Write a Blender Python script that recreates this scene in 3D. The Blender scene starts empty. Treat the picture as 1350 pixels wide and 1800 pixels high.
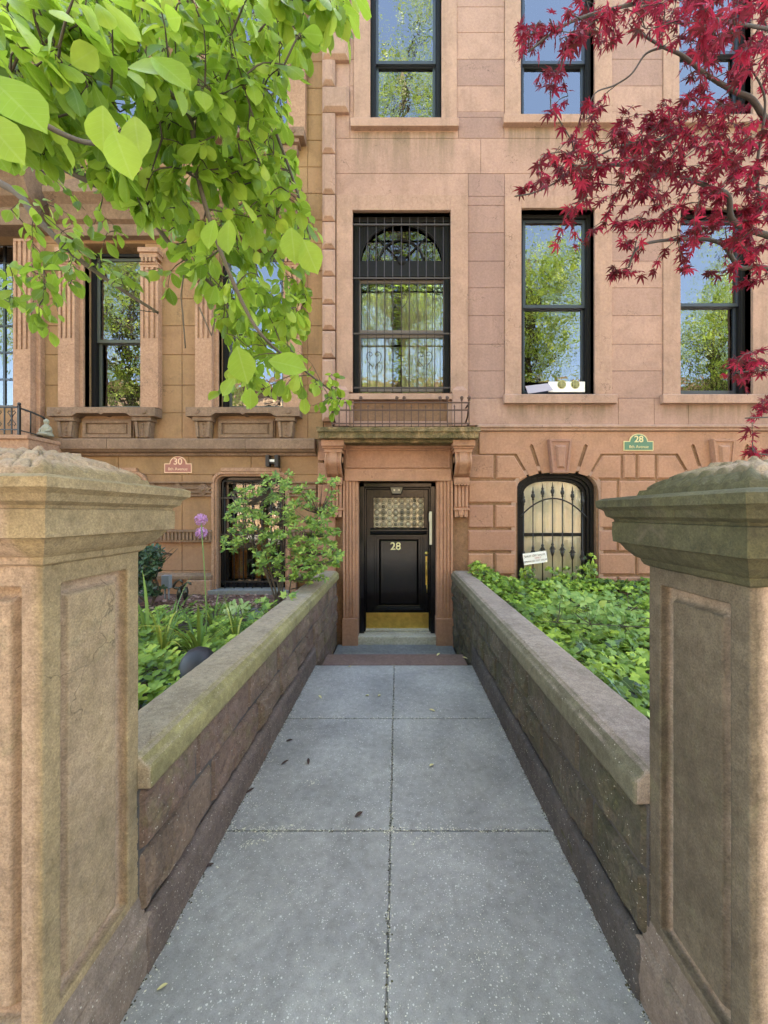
import bpy, math, random
import numpy as np
from mathutils import Vector, Matrix, noise
R = math.radians
random.seed(7); rng = np.random.default_rng(7)
sc = bpy.context.scene
COL = sc.collection

# ------------------------------------------------------------------ camera
FPX = 676.0; CXP = 699.0; CYP = 902.0; EYE = 1.6       # focal length, vanishing point (photo pixels), eye height
cam = bpy.data.cameras.new("camera"); camo = bpy.data.objects.new("camera", cam); COL.objects.link(camo)
camo.location = (0, 0, EYE); camo.rotation_euler = (R(90), 0, 0)
cam.sensor_fit = 'VERTICAL'; cam.sensor_height = 24.0; cam.lens = 24.0 * FPX / 1800.0
cam.shift_x = -(CXP - 675) / 1800.0; cam.shift_y = (CYP - 900) / 1800.0
cam.clip_start = 0.05; cam.clip_end = 500
sc.camera = camo
# ------------------------------------------------------------------ light
SUN_EL = 61; SUN_AZ = 14
w = bpy.data.worlds.new("World"); sc.world = w; w.use_nodes = True
nt = w.node_tree; bg = nt.nodes['Background']
sky = nt.nodes.new('ShaderNodeTexSky'); sky.sky_type = 'NISHITA'; sky.sun_disc = False
sky.sun_elevation = R(SUN_EL); sky.sun_rotation = R(SUN_AZ); sky.air_density = 1.0; sky.dust_density = 1.0; sky.ozone_density = 1.0
nt.links.new(sky.outputs[0], bg.inputs[0]); bg.inputs[1].default_value = 0.15
sun = bpy.data.lights.new("sun", 'SUN'); sun.energy = 5.0; sun.angle = R(0.5); sun.color = (1, 0.94, 0.84)
suno = bpy.data.objects.new("sun", sun); COL.objects.link(suno)
sd = Vector((math.sin(R(SUN_AZ)) * math.cos(R(SUN_EL)), math.cos(R(SUN_AZ)) * math.cos(R(SUN_EL)), math.sin(R(SUN_EL))))
suno.rotation_euler = sd.to_track_quat('Z', 'Y').to_euler(); suno.location = (0, 0, 30)
sc.view_settings.view_transform = 'Standard'; sc.view_settings.look = 'None'; sc.view_settings.gamma = 1.0
sc.view_settings.exposure = 3.25
sc.view_settings.use_white_balance = True; sc.view_settings.white_balance_temperature = 7300; sc.view_settings.white_balance_tint = 10
sc.cycles.max_bounces = 8; sc.cycles.transparent_max_bounces = 12

# ------------------------------------------------------------------ helpers
D = 5.68                                      # distance of the house front
def X(px, d=D): return (px - CXP) * d / FPX
def Z(py, d=D): return EYE - (py - CYP) * d / FPX
def W(px, py, d): return Vector((X(px, d), d, Z(py, d)))

class MB:
    def __init__(s): s.v = []; s.f = []; s.t = []; s.sm = []
    def add(s, vs, fs, t=0.0, smooth=False):
        b = len(s.v); s.v.extend([tuple(v) for v in vs])
        for f in fs: s.f.append(tuple(i + b for i in f)); s.t.append(t); s.sm.append(smooth)
        return s
    def box(s, x0, x1, y0, y1, z0, z1, t=0.0):
        if x0 > x1: x0, x1 = x1, x0
        if y0 > y1: y0, y1 = y1, y0
        if z0 > z1: z0, z1 = z1, z0
        vs = [(x, y, z) for z in (z0, z1) for y in (y0, y1) for x in (x0, x1)]
        return s.add(vs, [(0,2,3,1),(4,5,7,6),(0,1,5,4),(2,6,7,3),(0,4,6,2),(1,3,7,5)], t)
    def pbox(s, px0, px1, py0, py1, y0, y1, t=0.0, d=None):
        d = d or D
        return s.box(X(px0, d), X(px1, d), y0, y1, Z(py1, d), Z(py0, d), t)
    def prism(s, poly, y0, y1, ch=0.0, t=0.0):
        """poly: xz points; front face at y0 (towards the street), optional chamfer"""
        a = sum(poly[i][0]*poly[(i+1)%len(poly)][1] - poly[(i+1)%len(poly)][0]*poly[i][1] for i in range(len(poly)))
        if a < 0: poly = poly[::-1]
        n = len(poly)
        inner = []
        if ch:
            for i in range(n):
                p0 = Vector(poly[i-1]); p1 = Vector(poly[i]); p2 = Vector(poly[(i+1) % n])
                e1 = (p1-p0).normalized(); e2 = (p2-p1).normalized()
                n1 = Vector((-e1.y, e1.x)); n2 = Vector((-e2.y, e2.x))
                m = (n1+n2); k = ch / max(0.3, (1 + n1.dot(n2))) 
                inner.append((p1.x + m.x*k, p1.y + m.y*k))
            vs = [(p[0], y0, p[1]) for p in inner] + [(p[0], y0+ch, p[1]) for p in poly] + [(p[0], y1, p[1]) for p in poly]
            fs = [tuple(range(n))]
            for i in range(n):
                j = (i+1) % n
                fs.append((i, n+i, n+j, j)); fs.append((n+i, 2*n+i, 2*n+j, n+j))
            fs.append(tuple(range(3*n-1, 2*n-1, -1)))
        else:
            vs = [(p[0], y0, p[1]) for p in poly] + [(p[0], y1, p[1]) for p in poly]
            fs = [tuple(range(n))] + [(i, n+i, n+(i+1) % n, (i+1) % n) for i in range(n)] + [tuple(range(2*n-1, n-1, -1))]
        return s.add(vs, fs, t)
    def pprism(s, pts, y0, y1, ch=0.0, t=0.0, d=None):
        d = d or D
        return s.prism([(X(a, d), Z(b, d)) for a, b in pts], y0, y1, ch, t)
    def tube(s, pts, r, n=8, caps=True, t=0.0):
        pts = [Vector(p) for p in pts]
        rs = r if isinstance(r, (list, tuple)) else [r]*len(pts)
        vs = []; fs = []; prev = None
        for i, p in enumerate(pts):
            a = pts[max(0, i-1)]; b = pts[min(len(pts)-1, i+1)]
            dd = (b-a)
            if dd.length < 1e-9: dd = Vector((0, 0, 1))
            dd.normalize()
            if prev is None:
                u = dd.cross(Vector((0.13, 0.31, 1))); 
                if u.length < .1: u = dd.cross(Vector((1, 0, 0)))
            else:
                u = prev - dd*prev.dot(dd)
                if u.length < 1e-4: u = dd.orthogonal()
            u.normalize(); prev = u; v = dd.cross(u)
            for k in range(n):
                an = 2*math.pi*k/n
                vs.append(p + (u*math.cos(an) + v*math.sin(an))*rs[i])
        for i in range(len(pts)-1):
            for k in range(n):
                k2 = (k+1) % n
                fs.append((i*n+k, i*n+k2, (i+1)*n+k2, (i+1)*n+k))
        if caps: fs.append(tuple(range(n-1, -1, -1))); fs.append(tuple((len(pts)-1)*n+k for k in range(n)))
        return s.add(vs, fs, t, True)
    def lathe(s, c, prof, n=12, axis='z', t=0.0, smooth=True):
        vs = []; fs = []
        for r, h in prof:
            for k in range(n):
                a = 2*math.pi*k/n
                if axis == 'z': vs.append((c[0]+r*math.cos(a), c[1]+r*math.sin(a), c[2]+h))
                elif axis == 'y': vs.append((c[0]+r*math.cos(a), c[1]+h, c[2]+r*math.sin(a)))
                else: vs.append((c[0]+h, c[1]+r*math.cos(a), c[2]+r*math.sin(a)))
        for i in range(len(prof)-1):
            for k in range(n):
                k2 = (k+1) % n; q = (i*n+k, i*n+k2, (i+1)*n+k2, (i+1)*n+k)
                fs.append(q if axis != 'y' else q[::-1])
        fs.append(tuple(range(n-1, -1, -1))); m = (len(prof)-1)*n; fs.append(tuple(m+k for k in range(n)))
        return s.add(vs, fs, t, smooth)
    def squares(s, cx, cy, prof, t=0.0):
        """square plan stack: prof = [(half, z)...]"""
        vs = []; fs = []
        for h, z in prof: vs += [(cx-h, cy-h, z), (cx+h, cy-h, z), (cx+h, cy+h, z), (cx-h, cy+h, z)]
        for i in range(len(prof)-1):
            for k in range(4):
                k2 = (k+1) % 4; fs.append((i*4+k, i*4+k2, (i+1)*4+k2, (i+1)*4+k))
        fs.append((3,2,1,0)); m = 4*(len(prof)-1); fs.append((m, m+1, m+2, m+3))
        return s.add(vs, fs, t)
    def dense_squares(s, cx, cy, prof, step=.009, amp=.0016, chip=.006):
        """square plan stack with finely divided, slightly worn faces and crisp arrises"""
        P2 = [prof[0]]
        for (h0, z0), (h1, z1) in zip(prof, prof[1:]):
            k = max(1, int(math.hypot(h1-h0, z1-z0)/(step*1.3)))
            for i in range(1, k+1): P2.append((h0+(h1-h0)*i/k, z0+(z1-z0)*i/k))
        hm = max(h for h, z in P2); n = int(2*hm/step); vs = []; fs = []
        cor = [(-1,-1),(1,-1),(1,1),(-1,1)]
        for h, z in P2:
            for k in range(4):
                a, b_ = cor[k], cor[(k+1) % 4]
                for i in range(n):
                    u = i/n; x = cx+h*(a[0]+(b_[0]-a[0])*u); y = cy+h*(a[1]+(b_[1]-a[1])*u)
                    q = Vector((x*60, y*60, z*60)); e = min(u, 1-u)*2*h
                    d = amp*noise.noise(q) + amp*1.4*noise.noise(q*.22)
                    lo = noise.noise(Vector((x*14+3, y*14, z*14)))
                    if lo > .15: d -= chip*(lo-.15)*(1 if e < .02 else .45)
                    r_ = 1+d/h; vs.append((cx+(x-cx)*r_, cy+(y-cy)*r_, z+amp*.6*noise.noise(q+Vector((9, 0, 0)))))
        m = 4*n
        for j in range(len(P2)-1):
            for i in range(m): i2 = (i+1) % m; fs.append((j*m+i, j*m+i2, (j+1)*m+i2, (j+1)*m+i))
        fs.append(tuple(range(m-1, -1, -1))); fs.append(tuple((len(P2)-1)*m+i for i in range(m)))
        return s.add(vs, fs, 0, True)
    def sweep_x(s, x0, x1, prof, t=0.0):
        """profile of (y,z) run along x"""
        n = len(prof)
        vs = [(x0, y, z) for y, z in prof] + [(x1, y, z) for y, z in prof]
        fs = [(i, (i+1) % n, n+(i+1) % n, n+i) for i in range(n)] + [tuple(range(n-1, -1, -1)), tuple(range(n, 2*n))]
        return s.add(vs, fs, t)
    def sweep_y(s, y0, y1, prof, t=0.0):
        n = len(prof)
        vs = [(x, y0, z) for x, z in prof] + [(x, y1, z) for x, z in prof]
        fs = [(i, (i+1) % n, n+(i+1) % n, n+i) for i in range(n)] + [tuple(range(n-1, -1, -1)), tuple(range(n, 2*n))]
        return s.add(vs, fs, t)
    def build(s, name, mat, parent=None, bevel=0.0, fixn=True, **kw):
        me = bpy.data.meshes.new(name); me.from_pydata(s.v, [], s.f)
        at = me.attributes.new('tint', 'FLOAT', 'FACE'); at.data.foreach_set('value', s.t)
        me.polygons.foreach_set('use_smooth', s.sm)
        if fixn:
            import bmesh
            bm = bmesh.new(); bm.from_mesh(me); bmesh.ops.recalc_face_normals(bm, faces=bm.faces); bm.to_mesh(me); bm.free()
        me.materials.append(mat)
        o = bpy.data.objects.new(name, me); COL.objects.link(o); adopt(o, parent)
        if bevel:
            m = o.modifiers.new('bevel', 'BEVEL'); m.width = bevel; m.segments = 2; m.limit_method = 'ANGLE'; m.angle_limit = R(40)
        return tag(o, **kw) if kw else o

def adopt(o, parent):
    if parent is not None:
        o.parent = parent
        o.matrix_parent_inverse = Matrix.Translation(-Vector(parent.location))
    return o
def tag(o, label=None, cat=None, group=None, kind=None):
    if label: o['label'] = label
    if cat: o['category'] = cat
    if group: o['group'] = group
    if kind: o['kind'] = kind
    return o
def thing(name, loc, label, cat, group=None, kind=None):
    o = bpy.data.objects.new(name, None); COL.objects.link(o); o.location = loc; o.empty_display_size = .1
    return tag(o, label, cat, group, kind)
def copy_tree(o, delta, label=None):
    def rec(s, par):
        c = s.copy(); COL.objects.link(c)
        if par is not None: c.parent = par
        for ch in s.children: rec(ch, c)
        return c
    c = rec(o, None); c.location = Vector(o.location) + Vector(delta)
    for ch in c.children: pass
    if label: c['label'] = label
    return c

# ------------------------------------------------------------------ materials
def new_mat(name):
    m = bpy.data.materials.new(name); m.use_nodes = True
    N = m.node_tree.nodes; L = m.node_tree.links; b = N['Principled BSDF']
    return m, N, L, b
def nz(N, L, vec, scale, detail=4, rough=.6, dist=0.0, musg=False):
    n = N.new('ShaderNodeTexNoise'); n.inputs['Scale'].default_value = scale; n.inputs['Detail'].default_value = detail
    n.inputs['Roughness'].default_value = rough; n.inputs['Distortion'].default_value = dist
    L.new(vec, n.inputs['Vector']); return n.outputs['Fac']
def ramp(N, L, fac, stops):
    r = N.new('ShaderNodeValToRGB'); e = r.color_ramp.elements
    while len(e) < len(stops): e.new(.5)
    for i, (p, c) in enumerate(stops):
        e[i].position = p; e[i].color = (c[0], c[1], c[2], 1) if isinstance(c, (tuple, list)) else (c, c, c, 1)
    L.new(fac, r.inputs[0]); return r.outputs[0]
def mix(N, L, fac, a, b, mode='MIX'):
    m = N.new('ShaderNodeMix'); m.data_type = 'RGBA'; m.blend_type = mode
    for sock, val in ((m.inputs[0], fac), (m.inputs[6], a), (m.inputs[7], b)):
        if isinstance(val, bpy.types.NodeSocket): L.new(val, sock)
        elif isinstance(val, (tuple, list)): sock.default_value = (val[0], val[1], val[2], 1)
        else: sock.default_value = val
    return m.outputs[2]
def mth(N, L, op, a, b=None, clamp=False):
    m = N.new('ShaderNodeMath'); m.operation = op; m.use_clamp = clamp
    for i, val in enumerate((a, b)):
        if val is None: continue
        if isinstance(val, bpy.types.NodeSocket): L.new(val, m.inputs[i])
        else: m.inputs[i].default_value = val
    return m.outputs[0]
def pos(N): return N.new('ShaderNodeNewGeometry').outputs['Position']
def mapping(N, L, vec, scale):
    m = N.new('ShaderNodeMapping'); m.inputs['Scale'].default_value = scale; L.new(vec, m.inputs[0]); return m.outputs[0]
def attr(N, name='tint'):
    a = N.new('ShaderNodeAttribute'); a.attribute_name = name; return a.outputs['Fac']
def bump(N, L, b, h, strength=.5, dist=.01):
    n = N.new('ShaderNodeBump'); n.inputs['Strength'].default_value = strength; n.inputs['Distance'].default_value = dist
    L.new(h, n.inputs['Height']); L.new(n.outputs[0], b.inputs['Normal'])

def stone(name, base, dark, light, patch, moss=None, moss_amt=0.0, grain=1.0, bumpd=.004, streak=.5, side=None, rough=.9, speck=0.0, fcon=.7, nside=None, stains=None, mcon=.75, crack=.5):
    """weathered sandstone; 'tint' face attribute picks the colour of single blocks"""
    m, N, L, b = new_mat(name); P = pos(N)
    c = mix(N, L, ramp(N, L, nz(N, L, P, 1.3, 5), [(.3, 0), (.7, 1)]), base, light)
    c = mix(N, L, mth(N, L, 'MULTIPLY', ramp(N, L, nz(N, L, P, 3.1, 8, .65, .6), [(.45, 0), (.75, 1)]), .55), c, dark)
    st = nz(N, L, mapping(N, L, P, (4.5, 4.5, .55)), 1.0, 6, .7)
    c = mix(N, L, mth(N, L, 'MULTIPLY', ramp(N, L, st, [(.5, 0), (.78, 1)]), streak), c, dark)
    c = mix(N, L, mth(N, L, 'MULTIPLY', attr(N), .62, True), c, patch)
    if side is not None or nside is not None:               # growth on the damp side of the stone
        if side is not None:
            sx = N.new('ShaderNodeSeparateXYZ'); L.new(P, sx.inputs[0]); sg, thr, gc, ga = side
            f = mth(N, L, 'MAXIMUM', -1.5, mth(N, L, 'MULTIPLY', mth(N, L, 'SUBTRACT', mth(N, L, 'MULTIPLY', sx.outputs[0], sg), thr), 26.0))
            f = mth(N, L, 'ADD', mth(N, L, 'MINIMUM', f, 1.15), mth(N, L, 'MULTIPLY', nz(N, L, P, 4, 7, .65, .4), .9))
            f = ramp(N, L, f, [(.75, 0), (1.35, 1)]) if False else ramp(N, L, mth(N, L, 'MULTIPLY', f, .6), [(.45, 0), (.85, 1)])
        else:
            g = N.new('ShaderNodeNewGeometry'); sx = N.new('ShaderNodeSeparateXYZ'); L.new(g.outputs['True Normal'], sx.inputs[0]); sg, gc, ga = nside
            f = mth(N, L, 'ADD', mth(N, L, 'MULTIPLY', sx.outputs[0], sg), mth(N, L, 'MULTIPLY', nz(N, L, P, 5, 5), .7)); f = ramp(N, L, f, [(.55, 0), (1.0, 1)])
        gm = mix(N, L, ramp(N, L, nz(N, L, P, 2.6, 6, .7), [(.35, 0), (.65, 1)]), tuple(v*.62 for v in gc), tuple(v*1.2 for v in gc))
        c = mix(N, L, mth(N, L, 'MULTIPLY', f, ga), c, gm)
    if moss:
        f = ramp(N, L, nz(N, L, P, 4.2, 8, .7, .5), [(.62-moss_amt*.45, 0), (.8-moss_amt*.35, 1)])
        c = mix(N, L, mth(N, L, 'MULTIPLY', f, .85), c, moss)
    fine = nz(N, L, P, 190*grain, 3, .75); mid = nz(N, L, P, 28, 6, .7)
    c = mix(N, L, fcon, c, mix(N, L, ramp(N, L, fine, [(.25, 0), (.75, 1)]), (.45, .45, .45), (1.5, 1.5, 1.5)), 'MULTIPLY')
    c = mix(N, L, mcon, c, mix(N, L, ramp(N, L, mid, [(.28, 0), (.72, 1)]), (.62, .60, .58), (1.3, 1.3, 1.3)), 'MULTIPLY')
    blot = ramp(N, L, nz(N, L, P, 9, 8, .72, 1.2), [(.58, 0), (.74, 1)])
    c = mix(N, L, mth(N, L, 'MULTIPLY', blot, .45), c, dark)
    if crack:
        va = N.new('ShaderNodeVectorMath'); va.operation = 'ADD'; nn = N.new('ShaderNodeTexNoise'); nn.inputs['Scale'].default_value = 7; nn.inputs['Detail'].default_value = 6; L.new(P, nn.inputs['Vector'])
        vs_ = N.new('ShaderNodeVectorMath'); vs_.operation = 'SCALE'; vs_.inputs['Scale'].default_value = .32; L.new(nn.outputs['Color'], vs_.inputs[0]); L.new(P, va.inputs[0]); L.new(vs_.outputs[0], va.inputs[1])
        ve = N.new('ShaderNodeTexVoronoi'); ve.feature = 'DISTANCE_TO_EDGE'; ve.inputs['Scale'].default_value = 2.3; L.new(va.outputs[0], ve.inputs['Vector'])
        ck = mth(N, L, 'MULTIPLY', mth(N, L, 'LESS_THAN', ve.outputs['Distance'], .0055), ramp(N, L, nz(N, L, P, 1.7, 3), [(.56, 0), (.60, 1)]))
        c = mix(N, L, mth(N, L, 'MULTIPLY', ck, crack), c, (.05, .035, .025))
    if stains:
        sx = N.new('ShaderNodeSeparateXYZ'); L.new(P, sx.inputs[0]); tot = None
        for (xa, xb, zt, ln) in stains:
            k = mth(N, L, 'MULTIPLY', mth(N, L, 'MULTIPLY', mth(N, L, 'SUBTRACT', sx.outputs[0], xa), 12, True), mth(N, L, 'MULTIPLY', mth(N, L, 'SUBTRACT', xb, sx.outputs[0]), 12, True))
            v = mth(N, L, 'MULTIPLY', mth(N, L, 'SUBTRACT', sx.outputs[2], zt-ln), 1/ln, True); k = mth(N, L, 'MULTIPLY', k, mth(N, L, 'MULTIPLY', v, mth(N, L, 'LESS_THAN', sx.outputs[2], zt)))
            tot = k if tot is None else mth(N, L, 'MAXIMUM', tot, k)
        dr_ = ramp(N, L, nz(N, L, mapping(N, L, P, (9, 9, .8)), 1.0, 5, .7), [(.38, 0), (.62, 1)])
        c = mix(N, L, mth(N, L, 'MULTIPLY', tot, mth(N, L, 'ADD', mth(N, L, 'MULTIPLY', dr_, .75), .1)), c, (.17, .12, .075))
    if speck:
        vo = N.new('ShaderNodeTexVoronoi'); vo.inputs['Scale'].default_value = 130; L.new(P, vo.inputs['Vector'])
        sc3 = N.new('ShaderNodeSeparateXYZ'); L.new(vo.outputs['Color'], sc3.inputs[0])
        q = mth(N, L, 'MULTIPLY', mth(N, L, 'LESS_THAN', vo.outputs['Distance'], mth(N, L, 'MULTIPLY', sc3.outputs[1], .35)), mth(N, L, 'GREATER_THAN', sc3.outputs[0], mth(N, L, 'SUBTRACT', 1.15-speck, mth(N, L, 'MULTIPLY', nz(N, L, P, 6, 4), .4))))
        c = mix(N, L, mth(N, L, 'MULTIPLY', q, .6), c, (.55, .50, .40))
    L.new(c, b.inputs['Base Color']); b.inputs['Roughness'].default_value = rough
    b.inputs['Specular IOR Level'].default_value = .25
    h = mth(N, L, 'ADD', mth(N, L, 'MULTIPLY', fine, .35), mid)
    bump(N, L, b, h, .6, bumpd)
    return m
def simple(name, col, rough=.5, metal=0.0, var=.25, scale=30, spec=.5, bd=0.0, attr_col=None):
    m, N, L, b = new_mat(name); P = pos(N)
    f = nz(N, L, P, scale, 5, .65)
    c = mix(N, L, f, tuple(v*(1-var) for v in col), tuple(min(1, v*(1+var)) for v in col))
    if attr_col: c = mix(N, L, attr(N), c, attr_col)
    L.new(c, b.inputs['Base Color']); b.inputs['Roughness'].default_value = rough; b.inputs['Metallic'].default_value = metal
    b.inputs['Specular IOR Level'].default_value = spec
    L.new(ramp(N, L, f, [(.2, rough*.75), (.8, min(1, rough*1.25))]), b.inputs['Roughness'])
    if bd: bump(N, L, b, f, .5, bd)
    return m
def leafmat(name, c0, c1, c2, rough=.4, trans=.4, veins=True, tcol=None, spec=.3):
    m, N, L, b = new_mat(name)
    t = attr(N)
    c = ramp(N, L, t, [(0, c0), (.5, c1), (1, c2)])
    if veins:
        uv = N.new('ShaderNodeUVMap'); uv.uv_map = 'UVMap'; s = N.new('ShaderNodeSeparateXYZ'); L.new(uv.outputs[0], s.inputs[0])
        au = mth(N, L, 'ABSOLUTE', mth(N, L, 'SUBTRACT', s.outputs[0], .5))
        sv = mth(N, L, 'SUBTRACT', s.outputs[1], mth(N, L, 'MULTIPLY', au, .75))
        wv = mth(N, L, 'ABSOLUTE', mth(N, L, 'SUBTRACT', mth(N, L, 'FRACT', mth(N, L, 'MULTIPLY', sv, 8)), .5))
        v1 = mth(N, L, 'LESS_THAN', wv, .05); v2 = mth(N, L, 'LESS_THAN', au, .018)
        vv = mth(N, L, 'ADD', mth(N, L, 'MULTIPLY', v1, .26), mth(N, L, 'MULTIPLY', v2, .4))
        c = mix(N, L, vv, c, mix(N, L, .5, c, (.5, .6, .25)))
    P = pos(N); c = mix(N, L, .5, c, mix(N, L, nz(N, L, P, 30, 5), (.45, .5, .45), (1.5, 1.45, 1.5)), 'MULTIPLY')
    L.new(c, b.inputs['Base Color']); b.inputs['Roughness'].default_value = rough; b.inputs['Specular IOR Level'].default_value = spec
    tr = N.new('ShaderNodeBsdfTranslucent'); L.new(mix(N, L, .5, c, tcol or c2), tr.inputs[0])
    ms = N.new('ShaderNodeMixShader'); ms.inputs[0].default_value = trans
    L.new(b.outputs[0], ms.inputs[1]); L.new(tr.outputs[0], ms.inputs[2])
    L.new(ms.outputs[0], N['Material Output'].inputs[0])
    return m

M = {}
ST28 = [(X(619), X(803), Z(232), .75), (X(886), X(1076), Z(224), .6), (X(1164), X(1353), Z(224), .6), (X(886), X(1079), Z(712), .32), (X(1162), X(1353), Z(712), .32)]
M['f28'] = stone('brownstone_pink', (.375, .225, .168), (.22, .135, .10), (.43, .262, .197), (.245, .15, .128), bumpd=.004, streak=.6, fcon=.35, mcon=.4, stains=ST28)
M['f28trim'] = stone('brownstone_trim', (.37, .225, .162), (.21, .135, .095), (.425, .262, .19), (.28, .18, .14), bumpd=.004, streak=.7, fcon=.35, mcon=.4)  # trim stone of surrounds, sills and quoins, its own tone
M['f28low'] = stone('brownstone_rusticated', (.375, .195, .12), (.22, .125, .08), (.43, .235, .15), (.30, .16, .12), bumpd=.004, streak=.6, fcon=.3, mcon=.45)
M['f28core'] = stone('shaded_joints', (.22, .12, .07), (.12, .07, .045), (.28, .16, .09), (.3, .2, .1))  # joint backing darkened, the groove shade is put into its colour
M['slab'] = stone('mossy_brownstone', (.34, .22, .11), (.12, .085, .045), (.42, .28, .15), (.3, .2, .1), moss=(.065, .06, .025), moss_amt=.6, bumpd=.014, grain=.5)
M['f30'] = stone('brownstone_ochre', (.27, .16, .08), (.14, .088, .045), (.33, .20, .10), (.34, .17, .11), bumpd=.004, streak=.7, fcon=.25, mcon=.3)
M['f30trim'] = stone('brownstone_dark_trim', (.20, .13, .085), (.10, .065, .045), (.27, .17, .11), (.33, .18, .13), bumpd=.005, streak=.5)
M['f30pil'] = stone('brownstone_red', (.37, .21, .13), (.22, .125, .08), (.42, .25, .16), (.34, .175, .12), bumpd=.004, streak=.4)
M['pierL'] = stone('pier_stone_ochre', (.36, .25, .165), (.19, .135, .095), (.44, .31, .21), (.3, .2, .15), moss=(.22, .19, .11), moss_amt=.15, side=(1.0, -.945, (.27, .20, .10), .8), bumpd=.006, grain=.9, speck=0)
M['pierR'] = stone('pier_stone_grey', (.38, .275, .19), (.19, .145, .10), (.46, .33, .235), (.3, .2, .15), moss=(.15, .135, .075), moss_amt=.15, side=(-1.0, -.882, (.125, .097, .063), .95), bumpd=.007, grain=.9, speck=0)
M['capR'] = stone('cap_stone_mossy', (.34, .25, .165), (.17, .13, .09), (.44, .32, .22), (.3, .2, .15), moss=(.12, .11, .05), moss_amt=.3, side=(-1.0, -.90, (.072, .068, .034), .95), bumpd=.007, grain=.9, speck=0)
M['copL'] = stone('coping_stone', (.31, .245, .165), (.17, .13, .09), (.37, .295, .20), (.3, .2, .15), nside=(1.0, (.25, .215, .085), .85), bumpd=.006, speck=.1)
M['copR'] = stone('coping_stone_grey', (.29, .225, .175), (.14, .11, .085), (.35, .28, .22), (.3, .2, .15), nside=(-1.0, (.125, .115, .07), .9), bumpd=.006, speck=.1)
M['rockL'] = stone('rock_faced_stone', (.155, .105, .072), (.045, .032, .022), (.24, .165, .115), (.13, .075, .062), moss=(.15, .13, .06), moss_amt=.22, bumpd=.022, grain=.6, speck=.16)
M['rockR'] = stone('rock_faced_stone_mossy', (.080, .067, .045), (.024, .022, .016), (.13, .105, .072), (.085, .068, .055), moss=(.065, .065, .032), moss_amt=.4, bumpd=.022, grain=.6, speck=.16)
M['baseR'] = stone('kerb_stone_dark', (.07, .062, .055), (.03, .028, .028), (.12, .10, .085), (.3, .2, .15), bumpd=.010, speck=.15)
M['baseL'] = stone('kerb_stone_purple', (.125, .092, .074), (.055, .042, .034), (.19, .142, .115), (.3, .2, .15), bumpd=.010, speck=.2)
M['plinth'] = stone('plinth_stone', (.20, .15, .115), (.09, .07, .055), (.30, .225, .17), (.3, .2, .15), moss=(.16, .14, .09), moss_amt=.15, bumpd=.010, speck=.15)
M['brownstep'] = stone('step_stone', (.17, .11, .09), (.10, .065, .055), (.21, .14, .115), (.3, .2, .15), bumpd=.005, streak=.1, speck=.1)
M['bluestone'] = stone('bluestone', (.18, .18, .17), (.10, .10, .095), (.24, .235, .22), (.3, .2, .15), bumpd=.004, streak=.1, speck=.1)
M['marble'] = stone('worn_marble', (.45, .40, .30), (.22, .19, .14), (.55, .50, .40), (.3, .2, .15), bumpd=.005, streak=.1)
M['black'] = simple('black_paint', (.005, .0045, .005), .17, var=.5, scale=9, spec=.5, bd=.0012)
M['blackwood'] = simple('old_black_paint', (.010, .009, .009), .55, var=.6, scale=25, bd=.004, spec=.2)
M['greenblack'] = simple('dark_green_paint', (.055, .062, .05), .4, var=.25, scale=20)
M['sashgrey'] = simple('blue_black_sash', (.022, .028, .038), .35, var=.3, scale=20)
M['iron'] = simple('black_iron', (.016, .015, .014), .45, metal=.2, var=.5, scale=60, bd=.002)
M['grille'] = simple('brown_black_iron', (.05, .036, .03), .55, metal=.2, var=.4, scale=60)
M['rust'] = simple('rusty_iron', (.085, .045, .032), .7, metal=.2, var=.5, scale=50, bd=.003)
M['brass'] = simple('tarnished_brass', (.80, .52, .14), .34, metal=1.0, var=.45, scale=14, bd=.003)
M['white'] = simple('white_board', (.78, .77, .72), .6, var=.06)
M['cream'] = simple('cream_paint', (.70, .67, .52), .6, var=.06)
M['card'] = simple('grey_card', (.36, .34, .42), .7, var=.08)
M['green_sign'] = simple('green_enamel', (.05, .15, .085), .4, var=.12)
M['red_sign'] = simple('red_brown_enamel', (.30, .105, .075), .5, var=.12)
M['gold'] = simple('gold_letters', (.62, .52, .26), .45, var=.1)
M['peach'] = simple('peach_letters', (.75, .50, .34), .5, var=.1)
M['ink'] = simple('sign_ink', (.08, .07, .08), .7, var=.1)
M['redink'] = simple('sign_red_ink', (.45, .12, .10), .7, var=.1)
M['curtain'] = simple('cream_curtain', (.92, .91, .88), .9, var=.05, scale=8)
M['curtain2'] = simple('white_net_curtain', (.78, .77, .72), .9, var=.08, scale=8)
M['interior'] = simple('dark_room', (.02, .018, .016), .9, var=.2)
M['shutter'] = simple('varnished_wood', (.55, .20, .05), .35, var=.4, scale=12)
M['soil'] = simple('soil', (.045, .030, .02), .95, var=.5, scale=40, bd=.02)
M['mulch'] = simple('bark_mulch', (.13, .065, .045), .9, var=.6, scale=60, bd=.02)
M['bark'] = simple('bark', (.11, .085, .06), .9, var=.5, scale=60, bd=.008)
M['twig'] = simple('twig_bark', (.075, .055, .035), .8, var=.4, scale=80, bd=.003)
M['maplebark'] = simple('maple_bark', (.065, .050, .042), .8, var=.4, scale=60, bd=.006)
M['ball'] = simple('dark_glazed_ball', (.018, .018, .022), .5, var=.35, scale=20, bd=.003)
M['statue'] = simple('grey_cast_stone', (.30, .28, .20), .9, var=.3, scale=60, bd=.004)
M['metalbox'] = simple('grey_metal_box', (.22, .24, .25), .5, var=.1)
M['redbrick'] = simple('orange_brick', (.40, .27, .18), .9, var=.2, scale=5)
M['asphalt'] = simple('asphalt', (.05, .05, .052), .9, var=.2, scale=50, bd=.003)
M['concrete'] = simple('sidewalk_concrete', (.30, .29, .27), .9, var=.15, scale=30, bd=.003)
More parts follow.
